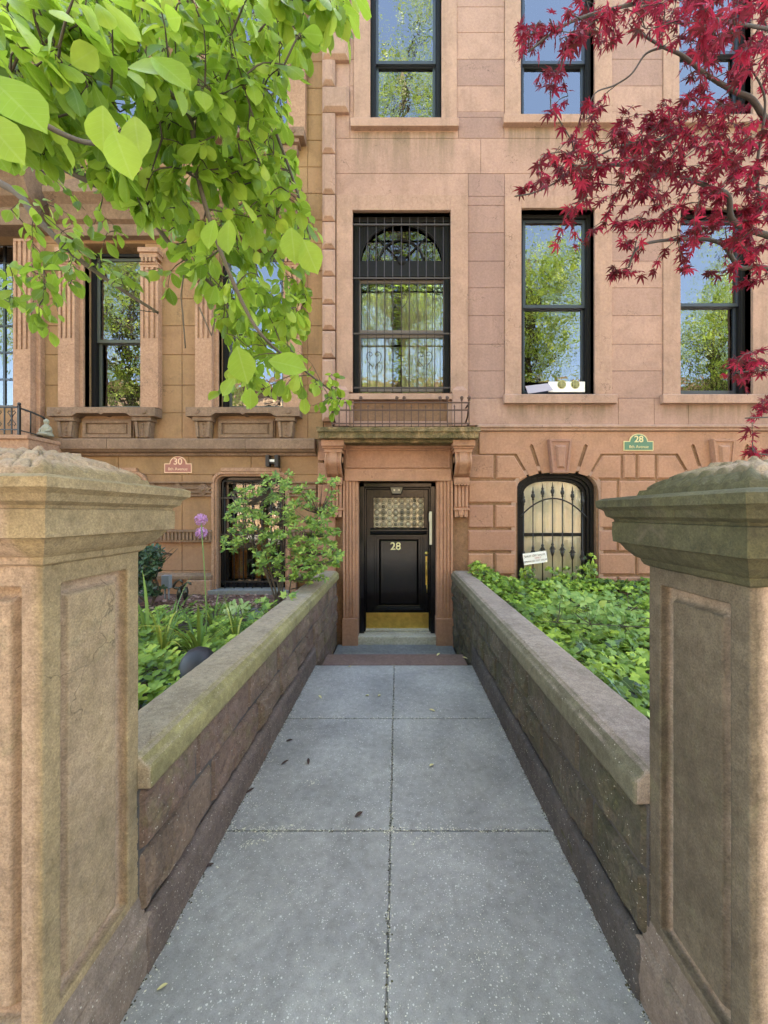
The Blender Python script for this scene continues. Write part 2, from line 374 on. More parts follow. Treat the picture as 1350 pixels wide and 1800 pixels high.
M['purple'] = simple('allium_purple', (.50, .25, .52), .7, var=.3, scale=60)
M['stem'] = simple('green_stem', (.13, .20, .05), .6, var=.2)
M['deadleaf'] = simple('brown_dead_leaf', (.055, .03, .022), .8, var=.4)
M['paleleaf'] = simple('pale_fallen_leaf', (.62, .55, .26), .7, var=.2)
M['petal'] = simple('pale_petals', (.66, .63, .48), .8, var=.25, scale=200)

# path slabs: fine grained grey with pale chips
m, N, L, b = new_mat('path_slab'); P = pos(N)
c = mix(N, L, ramp(N, L, nz(N, L, P, 1.6, 6, .6, .4), [(.35, 0), (.65, 1)]), (.235, .230, .217), (.36, .35, .325))
c = mix(N, L, .7, c, mix(N, L, nz(N, L, P, 220, 3, .8), (.35, .35, .35), (1.6, 1.6, 1.6)), 'MULTIPLY')
c = mix(N, L, .8, c, mix(N, L, ramp(N, L, nz(N, L, P, 22, 7, .72), [(.3, 0), (.7, 1)]), (.72, .72, .71), (1.22, 1.22, 1.22)), 'MULTIPLY')
c = mix(N, L, ramp(N, L, nz(N, L, P, 5, 7, .7, 1), [(.55, 0), (.8, .5)]), c, (.15, .148, .14))
for scl, th in ((95, .62), (170, .52)):
    vo = N.new('ShaderNodeTexVoronoi'); vo.inputs['Scale'].default_value = scl; L.new(P, vo.inputs['Vector'])
    sp = N.new('ShaderNodeSeparateXYZ'); L.new(vo.outputs['Color'], sp.inputs[0])
    chip = mth(N, L, 'MULTIPLY', mth(N, L, 'LESS_THAN', vo.outputs['Distance'], mth(N, L, 'MULTIPLY', sp.outputs[1], .38)),
               mth(N, L, 'GREATER_THAN', sp.outputs[0], mth(N, L, 'SUBTRACT', 1.32*th+.66, mth(N, L, 'MULTIPLY', nz(N, L, P, 3.2, 5), 1.35))))
    c = mix(N, L, mth(N, L, 'MULTIPLY', chip, .8), c, (.62, .61, .55))
L.new(c, b.inputs['Base Color']); b.inputs['Roughness'].default_value = .85; b.inputs['Specular IOR Level'].default_value = .3
bump(N, L, b, nz(N, L, P, 180, 4, .8), .5, .003)
M['path'] = m

def glass(name, ior=1.85, tint=(1, 1, 1), wav=.002):
    m, N, L, b = new_mat(name); N.remove(b); P = pos(N)
    f = N.new('ShaderNodeFresnel'); f.inputs['IOR'].default_value = ior
    g = N.new('ShaderNodeBsdfGlossy'); g.inputs['Roughness'].default_value = 0.01
    t = N.new('ShaderNodeBsdfTransparent'); t.inputs[0].default_value = (*tint, 1)
    ms = N.new('ShaderNodeMixShader'); L.new(f.outputs[0], ms.inputs[0]); L.new(t.outputs[0], ms.inputs[1]); L.new(g.outputs[0], ms.inputs[2])
    L.new(ms.outputs[0], N['Material Output'].inputs[0])
    bn = N.new('ShaderNodeBump'); bn.inputs['Strength'].default_value = .35; bn.inputs['Distance'].default_value = wav
    L.new(nz(N, L, P, 6, 2), bn.inputs['Height']); L.new(bn.outputs[0], g.inputs['Normal'])
    return m
M['glass'] = glass('window_glass', 2.6, (.75, .8, .78), .006)
M['glass2'] = glass('old_window_glass', 2.0, (.85, .88, .8), .006)
M['glass3'] = glass('thin_window_glass', 1.5, (.95, .96, .92), .006)
# bullseye leaded glass
m, N, L, b = new_mat('bullseye_glass'); P = pos(N)
L.new(mix(N, L, attr(N), (.10, .085, .06), (.62, .58, .42)), b.inputs['Base Color']); b.inputs['Roughness'].default_value = .12; b.inputs['Metallic'].default_value = .15
M['bull'] = m

def text(s, size, loc, mat, name='lettering', parent=None, ext=.002, rot=(90, 0, 0), bold=0.0):
    c = bpy.data.curves.new(name, 'FONT'); c.body = s; c.size = size; c.extrude = ext; c.align_x = 'CENTER'; c.align_y = 'CENTER'; c.offset = bold
    o = bpy.data.objects.new(name, c); COL.objects.link(o)
    bpy.context.view_layer.update()
    me = bpy.data.meshes.new_from_object(o.evaluated_get(bpy.context.evaluated_depsgraph_get()))
    bpy.data.objects.remove(o); bpy.data.curves.remove(c)
    me.transform(Matrix.Translation(Vector(loc)) @ Matrix.Rotation(R(rot[1]), 4, 'Y') @ Matrix.Rotation(R(rot[0]), 4, 'X'))
    me.materials.clear(); me.materials.append(mat); me.name = name
    o = bpy.data.objects.new(name, me); COL.objects.link(o); adopt(o, parent); return o
# ------------------------------------------------------------------ ground, path, steps
YS = 4.055
def structure(mb, name, mat, bevel=0, **k): 
    o = mb.build(name, mat, None, bevel); o['kind'] = 'structure'; return o
structure(MB().add([(-60,-60,-.36),(60,-60,-.36),(60,60,-.36),(-60,60,-.36)], [(0,1,2,3)]), 'ground', M['soil'])
structure(MB().box(-60, 60, -4.2, -.18, -.30, -.004), 'pavement', M['concrete'], .01)
structure(MB().box(-60, 60, -4.36, -4.21, -.30, -.004), 'kerb', M['bluestone'], .01)
structure(MB().add([(-60,-14.5,-.14),(60,-14.5,-.14),(60,-4.37,-.14),(-60,-4.37,-.14)], [(0,1,2,3)]), 'road', M['asphalt'])
structure(MB().box(-60, 60, -19, -14.5, -.30, -.0), 'far_pavement', M['concrete'], .01)
mb = MB(); ys = [-.17, .88, 1.938, 2.996, YS-.01]
for i in range(4):
    g = .004
    for x0, x1 in ((-.90, -.036-g), (-.036+g, .82)):
        mb.box(x0, x1, ys[i]+g, ys[i+1]-g, -.08, 0.0)
mb.box(-.90, .82, -.17, YS-.01, -.30, -.014)
structure(mb, 'path', M['path'], .003)
structure(MB().box(-.80, .74, YS, 4.36, -.17, .004), 'upper_step', M['brownstep'], .012)
structure(MB().box(-.88, .80, 4.36, 4.62, -.36, -.165), 'middle_step', M['bluestone'], .012)
structure(MB().box(-.88, .80, 4.62, D-.02, -.40, -.33), 'landing', M['bluestone'], .01)
structure(MB().box(-.92, .84, -.17, D, -.9, -.36), 'path_footing', M['bluestone'])

# ------------------------------------------------------------------ house 28
H28 = thing('brownstone_house', (2.5, D, 0), 'pink brownstone house with black front door and rusticated ground floor with arched windows', 'house')
def Pz(py, d=D): return Z(py, d)
XR = 9.0; XL28 = X(567); TOP = 13.2
# openings in photo px at the wall face (x0,x1,ytop,ybot)
OP28 = [(620,792,372,690), (916,1045,367,692), (1195,1322,367,692), (1480,1607,367,692),
        (651,776,-80,212), (915,1045,-88,206), (1193,1322,-88,206), (1480,1607,-88,206)]
def solid(mb, x0, x1, z0, z1, y0, y1, ops, t=0.0):
    """wall rectangle minus rectangular openings (metres)"""
    xs = sorted({x0, x1, *[v for o in ops for v in o[:2] if x0 < v < x1]})
    for a, b_ in zip(xs, xs[1:]):
        mid = (a+b_)/2; zs = [z0]
        hs = sorted([(o[2], o[3]) for o in ops if o[0] < mid < o[1]])
        cur = z0
        for lo, hi in hs:
            if hi <= z0 or lo >= z1: continue
            if lo > cur: mb.box(a, b_, y0, y1, cur, min(lo, z1), t)
            cur = max(cur, hi)
        if cur < z1: mb.box(a, b_, y0, y1, cur, z1, t)
def m_ops(ops, d=D): return [(X(a, d), X(b_, d), Z(y1, d), Z(y0, d)) for a, b_, y0, y1 in ops]
o28 = m_ops(OP28)
arch = [(914,848),(931,837),(950,831.5),(982,829),(1013,831.5),(1032,837),(1049,848)]
lowops = m_ops([(616,780,846,1140), (910,1050,829,1100), (1194,1334,829,1100), (1478,1618,829,1100)])
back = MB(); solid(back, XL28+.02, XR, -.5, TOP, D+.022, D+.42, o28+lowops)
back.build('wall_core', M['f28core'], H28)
# ashlar facing, course by course, single stones with real joints
fac = MB()
pk = random.Random(11)
def course(mb, px0, px1, py0, py1, ops, t=0.0, y=D, gap=.0022, ch=.003, joints=()):
    """one course in px; cuts out openings"""
    segs = [(px0, px1)]
    for o in ops:
        if o[2] < py1-.5 and o[3] > py0+.5:
            ns = []
            for a, b_ in segs:
                if o[1] <= a or o[0] >= b_: ns.append((a, b_)); continue
                if o[0] > a: ns.append((a, o[0]))
                if o[1] < b_: ns.append((o[1], b_))
            segs = ns
    for a, b_ in segs:
        cut = [a] + [j for j in joints if a+6 < j < b_-6] + [b_]
        for c0, c1 in zip(cut, cut[1:]):
            tt = t(c0, c1, py0, py1) if callable(t) else t
            mb.prism([(X(c0)+gap, Z(py1)+gap), (X(c1)-gap, Z(py1)+gap), (X(c1)-gap, Z(py0)-gap), (X(c0)+gap, Z(py0)-gap)], y, D+.03, ch, tt)
# surrounds (px): centre window and the others are flat raised casings
cas = [(592,822,345,700), (887,1075,345,700), (1165,1352,345,700), (1452,1640,345,700),
       (622,803,-110,212), (887,1075,-118,206), (1165,1352,-118,206), (1452,1640,-118,206)]
def tint28(c0, c1, y0, y1):
    cx = (c0+c1)/2; cy = (y0+y1)/2
    if 800 < cx < 890 and 300 < cy < 690: return pk.uniform(.75, 1)
    if 800 < cx < 890 and (100 < cy < 150 or 196 < cy < 243): return .95
    if 1075 < cx < 1150 and (50 < cy < 150 or 380 < cy < 450): return .8
    return pk.choice([0, 0, .05, .12, .2, .3])
rows_hi = [-470,-423,-376,-329,-282,-235,-188,-141,-118,-94,-46,12,57,104,151,196]
for a, b_ in zip(rows_hi, rows_hi[1:]):
    course(fac, 615, 1780, a, b_, cas, tint28)
course(fac, 615, 1780, 196, 206, cas, tint28, gap=.0005, ch=0); course(fac, 615, 1780, 206, 243, [], tint28, joints=(806, 886, 1078, 1162))
for a, b_, js in ((243,305,(845,)), (305,345,(823,887,1075,1165)), (-520,-470,(700,900,1100))):
    course(fac, 590, 1780, a, b_, cas, tint28, joints=js)
for a, b_ in zip([345,361,409,459,506,555,605,652,700], [361,409,459,506,555,605,652,700]):
    course(fac, 590, 1780, a, b_, cas, tint28)
course(fac, 590, 1780, 700, 748, [(612,795,690,748)], tint28, joints=(822, 1087, 1150, 1210, 1420))
course(fac, 590, 615, -110, 243, [], tint28)
fac.build('wall', M['f28'], H28)
q = MB(); qy = [-130,-84,-37,10,20,65,112,157,203,276,347,394,441,488,537,583,631,680,742]
lng = [1,0,1,0,0,1,0,1,0,0,0,0,0,0,0,0,0,0]
ys_ = [(-84,-28,1),(-28,19.5,1),(20,64,0),(65,112,1),(111.5,157,0),(158.5,203,1),(204,275,0),(276,346,0),(347,393,0),(394,441,0),(442,488,0),(489,537,0),(538,582,0),(584,631,0),(633,678,0),(679,742,0),(-130,-84,0),(-180,-130,1),(-226,-180,0)]
for a, b_, l in ys_:
    x1 = 614 if l else 590
    q.prism([(X(567.5), Z(b_)+.003), (X(x1), Z(b_)+.003), (X(x1), Z(a)-.003), (X(567.5), Z(a)-.003)], D-.09, D+.02, .045, pk.choice([0,.1,.2]))
q.build('quoin', M['f28trim'], H28, .006)

# string course, ground floor band and blocks
sc_ = MB(); x0s = X(838)
yb = D
sc_.sweep_x(x0s, XR, [(yb+.02, Z(746)), (yb-.03, Z(747)), (yb-.055, Z(749)), (yb-.055, Z(752)), (yb-.03, Z(754)), (yb-.03, Z(757)), (yb-.012, Z(758)), (yb+.02, Z(759))])
sc_.build('string_course', M['f28trim'], H28, .003)
low = MB()
rows = [797, 843, 886, 930, 971, 1012, 1056, 1105]
rr = random.Random(4)
def mir(pts, c): return [(2*c-a, b_) for a, b_ in pts][::-1]
g = 2.0
for k in range(3):
    dx = 284*k; c = 982+dx
    PL1 = [(905,759),(934,759),(934,780),(930.5,784),(947,832),(931,837),(908,797.5),(905,797.5)]
    PL2 = [(934,759),(982,759),(982,829.5),(967,830.5),(953,832),(937.5,783),(934,780)]
    for p in (PL1, PL2):
        pts = [(a+dx, b_) for a, b_ in p]
        low.pprism(pts, D, D+.03, 0, .0); low.pprism(mir(pts, c), D, D+.03, 0, .0)
    wl = [(872,800.5),(904,800.5),(927.5,838),(913,847),(911,841.5),(872,841.5)]     # cut block beside the arch
    low.pprism([(a+dx, b_) for a, b_ in wl], D-.004, D+.03, .02, .05); low.pprism(mir([(a+dx, b_) for a, b_ in wl], c), D-.004, D+.03, .02, rr.choice([0,.15]))
for a, b_ in ((843,905),(1059,1189),(1343,1473),(1627,1780)): low.pprism([(a,759),(b_,759),(b_,797.5),(a,797.5)], D, D+.03, 0, 0)
blocks = [ (822,868,0), (1096,1118,0)]
def blk(x0, x1, r, t=None):
    low.prism([(X(x0+g), Z(rows[r+1]-g)), (X(x1-g), Z(rows[r+1]-g)), (X(x1-g), Z(rows[r]+g)), (X(x0+g), Z(rows[r]+g))], D-.004, D+.03, .02, rr.choice([0,0,.15,.35,.7]) if t is None else t)
blk(822, 870, 0, .1); blk(1094, 1120, 0, 0); blk(1120, 1154, 0, 0); blk(1378, 1404, 0); blk(1404, 1438, 0); blk(1662, 1780, 0)
for k in range(3):
    dx = 284*k
    for r in range(1, 7):
        edge = 911 if r == 1 else 909
        if k == 0:
            if r % 2: blk(821, edge, r)
            else: blk(821, 869, r); blk(869, edge, r)
        e2 = (1053 if r == 1 else 1051)+dx; nx = (911 if r == 1 else 909)+284+dx
        if k == 2: nx = 1780
        if r % 2: blk(e2, 1087+dx, r); blk(1087+dx, 1155+dx, r); blk(1155+dx, nx, r)
        else: blk(e2, 1119+dx, r); blk(1119+dx, nx, r)
lq = MB()
for a, b_ in zip([775,812,850,889,930,971,1012,1056], [812,850,889,930,971,1012,1056,1105]):
    lq.prism([(X(559), Z(b_-g)), (X(590), Z(b_-g)), (X(590), Z(a+g)), (X(559), Z(a+g))], D-.02, D+.02, .012, rr.choice([0,.2,.4]))
low.build('rusticated_wall', M['f28low'], H28); lq.build('corner_stones', M['f28low'], H28)
base = MB(); 
for a, b_ in ((X(798), X(910)), (X(1051), X(1194)), (X(1335), XR)): base = MB(); base.box(a, b_, D-.03, D+.03, -.3, .28); base.build('plinth', M['f28low'], H28, .01)
for k in range(3):
    ks = MB(); c = 982+284*k
    ks.pprism([(c-20.5,773),(c+20.5,773),(c+14.5,833),(c-14.5,833)], D-.07, D+.02, .012, 1 if k == 0 else .2)
    def ringk(o1, o2, y0, y1):
        A = [(c-20.5+o1,773+o1),(c+20.5-o1,773+o1),(c+14.5-o1*.9,833-o1),(c-14.5+o1*.9,833-o1)]
        B = [(c-20.5+o2,773+o2),(c+20.5-o2,773+o2),(c+14.5-o2*.9,833-o2),(c-14.5+o2*.9,833-o2)]
        for i in range(4):
            j = (i+1) % 4; ks.pprism([A[i], A[j], B[j], B[i]], y0, y1, 0, 1 if k == 0 else .2)
    ringk(0.8, 5, D-.085, D-.065)
    ks.pprism([(c-10,784),(c+10,784),(c+6.5,824),(c-6.5,824)], D-.1, D-.06, .028, .8 if k == 0 else .2)
    ks.build('keystone', M['f28low'], H28, .003)

# casings and sills
for i, (a, b_, t0, t1) in enumerate(cas):
    o = OP28[i]; cs = MB()
    bot = o[3] + (2 if i else 0)
    yf = D-.018 if i else D-.03
    cs.box(X(a), X(o[0]), yf, D+.16, Z(bot), Z(t0)); cs.box(X(o[1]), X(b_), yf, D+.16, Z(bot), Z(t0)); cs.box(X(o[0]), X(o[1]), yf, D+.16, Z(o[2]), Z(t0))
    if i == 0: cs.box(X(592), X(614), yf, D+.1, Z(700), Z(690)); cs.box(X(796), X(822), yf, D+.1, Z(700), Z(690))
    cs.build('window_surround', M['f28trim'], H28, .005)
def sash_window(parent, px0, px1, pt, pb, meet, mat_f, mat_s, ybase=D, mat_g='glass', fw=7, storm=None, matfan=None, thick=.05):
    """frame in the opening, two sashes, panes"""
    y0 = ybase+.11; f = MB()
    x0, x1, z0, z1 = X(px0, D)-.0, X(px1, D), Z(pb, D), Z(pt, D)
    t = fw/119
    f.box(x0, x0+t, y0, y0+.12, z0, z1); f.box(x1-t, x1, y0, y0+.12, z0, z1); f.box(x0+t, x1-t, y0, y0+.12, z1-t*.9, z1); f.box(x0+t, x1-t, y0-.01, y0+.12, z0, z0+t*.5)
    f.box(x0+t, x0+t+.012, y0+.015, y0+.10, z0, z1); f.box(x1-t-.012, x1-t, y0+.015, y0+.10, z0, z1)
    fr = f.build('window', mat_f, parent, .004)
    zm = Z(meet, D); s = MB(); st = .042
    a, b_ = x0+t+.012, x1-t-.012
    for (lo, hi, yy) in ((zm-.02, z1-t*.9, y0+.035), (z0+t*.5, zm+.02, y0+.075)):
        s.box(a, a+st, yy, yy+.035, lo, hi); s.box(b_-st, b_, yy, yy+.035, lo, hi)
        s.box(a+st, b_-st, yy, yy+.035, hi-.045, hi); s.box(a+st, b_-st, yy, yy+.035, lo, lo+(.05 if lo > z0+.2 else .075))
    s.build('sash', mat_s, fr, .003)
    for (lo, hi, yy) in ((zm+.02, z1-t*.9-.04, y0+.05), (z0+t*.5+.07, zm-.02, y0+.09)):
        MB().box(a+st-.005, b_-st+.005, yy, yy+.006, lo, hi).build('pane', M[mat_g], fr)
    return fr
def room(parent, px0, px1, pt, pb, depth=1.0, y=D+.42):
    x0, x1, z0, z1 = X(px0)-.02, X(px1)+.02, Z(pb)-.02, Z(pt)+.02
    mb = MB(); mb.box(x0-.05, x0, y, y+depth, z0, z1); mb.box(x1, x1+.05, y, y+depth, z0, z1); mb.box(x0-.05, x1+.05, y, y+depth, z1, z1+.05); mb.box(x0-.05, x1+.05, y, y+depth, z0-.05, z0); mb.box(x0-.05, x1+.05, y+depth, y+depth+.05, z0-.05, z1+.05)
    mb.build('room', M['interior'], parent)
meets = [0, 530, 527, 527, 90, 90, 72, 90]
wins = {}
for i, o in enumerate(OP28):
    room(H28, *o)
    if i == 0: continue
    if i == 1:
        wins[i] = None
    fr = sash_window(H28, *o, meets[i], M['blackwood'], M['sashgrey'])
    wins[i] = fr
    sl = MB(); a, b_ = {1:(884,1081),2:(1160,1355),3:(1448,1642),4:(617,805),5:(883,1078),6:(1162,1355),7:(1448,1642)}[i]
    zt = Z(o[3]+ (1 if i > 3 else 2)); zb = zt-17/119
    sl.sweep_x(X(a), X(b_), [(D-.075, zb), (D-.075, zt-.02), (D-.06, zt-.008), (D+.2, zt+.006), (D+.2, zb)])
    sl.build('sill', M['f28trim'], fr, .006)
# roller blind behind the third parlour window and upper blinds
MB().box(X(1206), X(1312), D+.3, D+.305, Z(610), Z(545)).build('blind', M['interior'], wins[2])
for i, (a, b_, t0, t1) in {4:(660,768,-60,60), 6:(1204,1312,110,206)}.items():
    MB().box(X(a), X(b_), D+.3, D+.305, Z(t1), Z(t0)).build('blind', M['curtain2'], wins[i])

# parlour centre window: fanlight, french sashes, iron grille -------------------------------
d2 = D+.16
cw = MB(); x0, x1 = X(620), X(792); zt, zb = Z(372), Z(690)
cw.box(x0, x0+.075, D+.12, D+.3, zb, zt); cw.box(x1-.075, x1, D+.12, D+.3, zb, zt); cw.box(x0, x1, D+.1, D+.3, zt-.08, zt)
def arch_panel(mb, xa, xb, zl, zh, cx, cz, rx, rz, y0, y1, n=28, t=0.0):
    pts = [(cx-rx*math.cos(math.pi*i/n), cz+rz*math.sin(math.pi*i/n)) for i in range(n+1)]
    for p, q_ in zip(pts, pts[1:]): mb.prism([(p[0], p[1]), (q_[0], q_[1]), (q_[0], zh), (p[0], zh)], y0, y1, 0, t)
    mb.box(xa, cx-rx, y0, y1, zl, zh, t); mb.box(cx+rx, xb, y0, y1, zl, zh, t)
fcx, fcz = X(705.6, d2), Z(459, d2); frx, frz = 72*d2/FPX, 64*d2/FPX
arch_panel(cw, x0+.075, x1-.075, fcz, zt-.08, fcx, fcz, frx, frz, d2, d2+.05)
cw.box(x0+.07, x1-.07, d2-.01, d2+.06, Z(487, d2), fcz)
cw.sweep_x(x0+.06, x1-.06, [(d2-.06, Z(490, d2)), (d2-.06, Z(488, d2)), (d2, Z(484.5, d2)), (d2, Z(492, d2))])
fw = cw.build('window', M['blackwood'], H28, .004)
fr_ = MB()
for an in (90, 48, 132): fr_.tube([(fcx, d2+.02, fcz), (fcx+frx*math.cos(R(an)), d2+.02, fcz+frz*math.sin(R(an)))], .012, 6)
arc = lambda kx, kz, r, y: [(fcx+kx*math.cos(R(a)), y, fcz+kz*math.sin(R(a))) for a in range(0, 181, 9)]
fr_.tube(arc(frx*.54, frz*.6, 0, d2+.02), .014, 6); fr_.tube(arc(frx, frz, 0, d2-.003), .014, 6)
fr_.lathe((fcx, d2-.03, fcz), [(.0, 0), (.065, 0), (.065, .06), (0, .06)], 20, 'y')
fr_.build('fanlight_bars', M['blackwood'], fw)
MB().box(fcx-frx, fcx+frx, d2+.035, d2+.04, fcz, fcz+frz).build('fanlight_pane', M['glass2'], fw)
s = MB(); sx0, sx1 = X(629, d2), X(785, d2)
for (lo, hi, yy) in ((585, 491, d2+.02), (690, 585, d2+.055)):
    zl, zh = Z(lo, d2)+(0 if lo < 600 else .03), Z(hi, d2)
    s.box(sx0, sx0+.045, yy, yy+.035, zl, zh); s.box(sx1-.045, sx1, yy, yy+.035, zl, zh); s.box(sx0+.045, sx1-.045, yy, yy+.035, zh-.05, zh); s.box(sx0+.045, sx1-.045, yy, yy+.035, zl, zl+.05)
s.build('sash', simple('brown_sash', (.13, .10, .08), .5), fw, .003)
for (lo, hi, yy) in ((585, 491, d2+.035), (690, 585, d2+.07)): MB().box(sx0+.04, sx1-.04, yy, yy+.006, Z(lo, d2), Z(hi, d2)).build('pane', M['glass2'], fw)
def curtain(parent, xa, xb, zl, zh, y, mat, folds, amp=.02, n=None):
    n = n or folds*8; vs = []; fs = []
    rr_ = random.Random(int(xa*1000)); ph = [rr_.uniform(-.4, .4) for _ in range(n+1)]
    for i in range(n+1):
        u = i/n; yy = y + amp*math.sin(2*math.pi*folds*u+ph[i]) + amp*.4*math.sin(5.3*folds*u)
        for z in (zl, zh): vs.append((xa+(xb-xa)*u, yy, z))
    for i in range(n): fs.append((2*i, 2*i+2, 2*i+3, 2*i+1))
    o = MB().add(vs, fs, 0, True).build('curtain', mat, parent, fixn=False); return o
curtain(fw, X(635,d2), X(688,d2), Z(690,d2), Z(497,d2), d2+.12, M['curtain2'], 7)
curtain(fw, X(707,d2), X(778,d2), Z(690,d2), Z(497,d2), d2+.12, M['curtain2'], 9)
MB().box(fcx-frx, fcx+frx, d2+.047, d2+.052, fcz-.02, fcz+frz).build('blind', M['curtain'], fw)
gr = MB(); yg = D+.03
bx = [631.8,646.2,661.1,675.6,690.4,705.6,720,734.9,749.6,764.4,779.6]
for a in bx: gr.tube([(X(a), yg, Z(688)), (X(a), yg, Z(379))], .0065, 6)
for b_ in (393.3, 487.8, 585.6, 681): gr.box(X(618), X(792), yg-.018, yg-.004, Z(b_)-.012, Z(b_)+.012)
def heart(mb, cx, cz, w_, h_, y, r=.0055):
    for sgn in (-1, 1):
        pts = []
        for i in range(15): a = R(-10+i*28); rad = w_*.24*(1-i/16); pts.append((cx+sgn*(w_*.25+rad*math.cos(a)), y, cz+h_*.30+rad*math.sin(a)))
        pts = pts[::-1] + [(cx+sgn*w_*.5, y, cz+h_*.18), (cx+sgn*w_*.42, y, cz-h_*.05), (cx+sgn*w_*.1, y, cz-h_*.35), (cx+sgn*w_*.12, y, cz-h_*.5)]
        mb.tube(pts, r, 5)
for a, b_ in ((657,632),(747,632),(657,440),(752,440),(703,530)): heart(gr, X(a), Z(b_), .22, .27, yg-.006)
gr.build('grille', M['grille'], fw)
# apron under the centre window
ap = MB()
ap.sweep_x(X(614), X(796), [(D-.06, Z(704)), (D-.06, Z(694)), (D+.15, Z(690.5)), (D+.15, Z(704))])
ap.box(X(614), X(796), D+.07, D+.2, Z(748), Z(704)); 
ap.box(X(612), X(622), D-.02, D+.1, Z(750), Z(704)); ap.box(X(787), X(798), D-.02, D+.1, Z(750), Z(704)); ap.box(X(622), X(787), D-.02, D+.1, Z(750), Z(741)); ap.box(X(622), X(787), D+.03, D+.1, Z(712), Z(704))
ap.prism([(X(630), Z(736)), (X(779), Z(736)), (X(779), Z(717)), (X(630), Z(717))], D+.045, D+.1, .012, .8)
ap.build('apron', M['brownstep'] if False else M['f28trim'], H28, .004)
for a, b_ in ((590,614),(794,821)):
    k = MB(); k.box(X(a), X(b_), D-.06, D+.02, Z(750), Z(688))
    k.add([(X(a)+.004, D-.06, Z(688)), (X(b_)-.004, D-.06, Z(688)), (X(b_)-.004, D+.02, Z(688)), (X(a)+.004, D+.02, Z(688)), ((X(a)+X(b_))/2, D-.0, Z(673))], [(0,1,4),(1,2,4),(2,3,4),(3,0,4)])
    k.build('pedestal', M['f28'], H28, .004)

# ------------------------------------------------------------------ doorway of 28
DS = 5.28                                       # front of the balcony slab
sl = MB(); zT, zB = Z(750, DS), Z(770, DS)
x0, x1 = X(556, DS), X(845, DS)
sl.box(x0, x1, DS, D+.02, zT-.065, zT); sl.box(x0+.02, x1-.02, DS+.02, D+.02, zB, zT-.065); sl.box(x0+.10, x1-.10, DS+.10, D+.02, zB-.045, zB)
ob = sl.build('balcony_slab', M['slab'], H28)
ob.modifiers.new('r', 'REMESH').mode = 'VOXEL'; ob.modifiers['r'].voxel_size = .012
tx = bpy.data.textures.new('rough', 'CLOUDS'); tx.noise_scale = .03; tx.noise_depth = 3
dm = ob.modifiers.new('d', 'DISPLACE'); dm.texture = tx; dm.strength = .016; dm.texture_coords = 'GLOBAL'
en = MB()
z1e, z0e = zB-.045, Z(846)
en.box(X(604), X(795), D-.02, D+.03, z0e, z1e)                 # frieze back
en.box(X(604), X(795), D-.07, D-.02, Z(789), z1e)
fx0, fx1, fz0, fz1 = X(608), X(791), Z(823), Z(789)
for (a, b_, c, e) in ((fx0, fx1, fz1-.03, fz1), (fx0, fx1, fz0, fz0+.03), (fx0, fx0+.03, fz0+.03, fz1-.03), (fx1-.03, fx1, fz0+.03, fz1-.03)): en.box(a, b_, D-.045, D-.02, c, e)
for i, (off, yy) in enumerate(((0, .075), (.035, .06), (.075, .045), (.11, .06))):
    en.box(X(607)+off, X(792)-off, D-yy, D-.02, Z(846), Z(824)-off*.9 if i else Z(825))
en.build('entablature', M['f28low'], H28, .004)
def architrave(xa, xb, outer_left):
    a = MB(); s_ = 1 if outer_left else -1
    o_ = xa if outer_left else xb; wd = abs(xb-xa)
    for f0, f1, dep in ((0, .13, .075), (.13, .2, .05), (.2, .34, .062), (.34, .42, .045), (.42, .56, .055), (.56, .62, .04), (.62, .8, .05), (.8, 1, .035)):
        p0 = o_+s_*wd*f0; p1 = o_+s_*wd*f1
        a.box(p0, p1, D-dep, D+.3, Z(1085), Z(846))
    a.box(xa-.01, xb+(.0 if outer_left else .01), D-.09, D+.3, -.36, Z(1085)); 
    a.build('architrave', M['f28low'], H28, .005)
architrave(X(604), X(630), True); architrave(X(767), X(795), False)
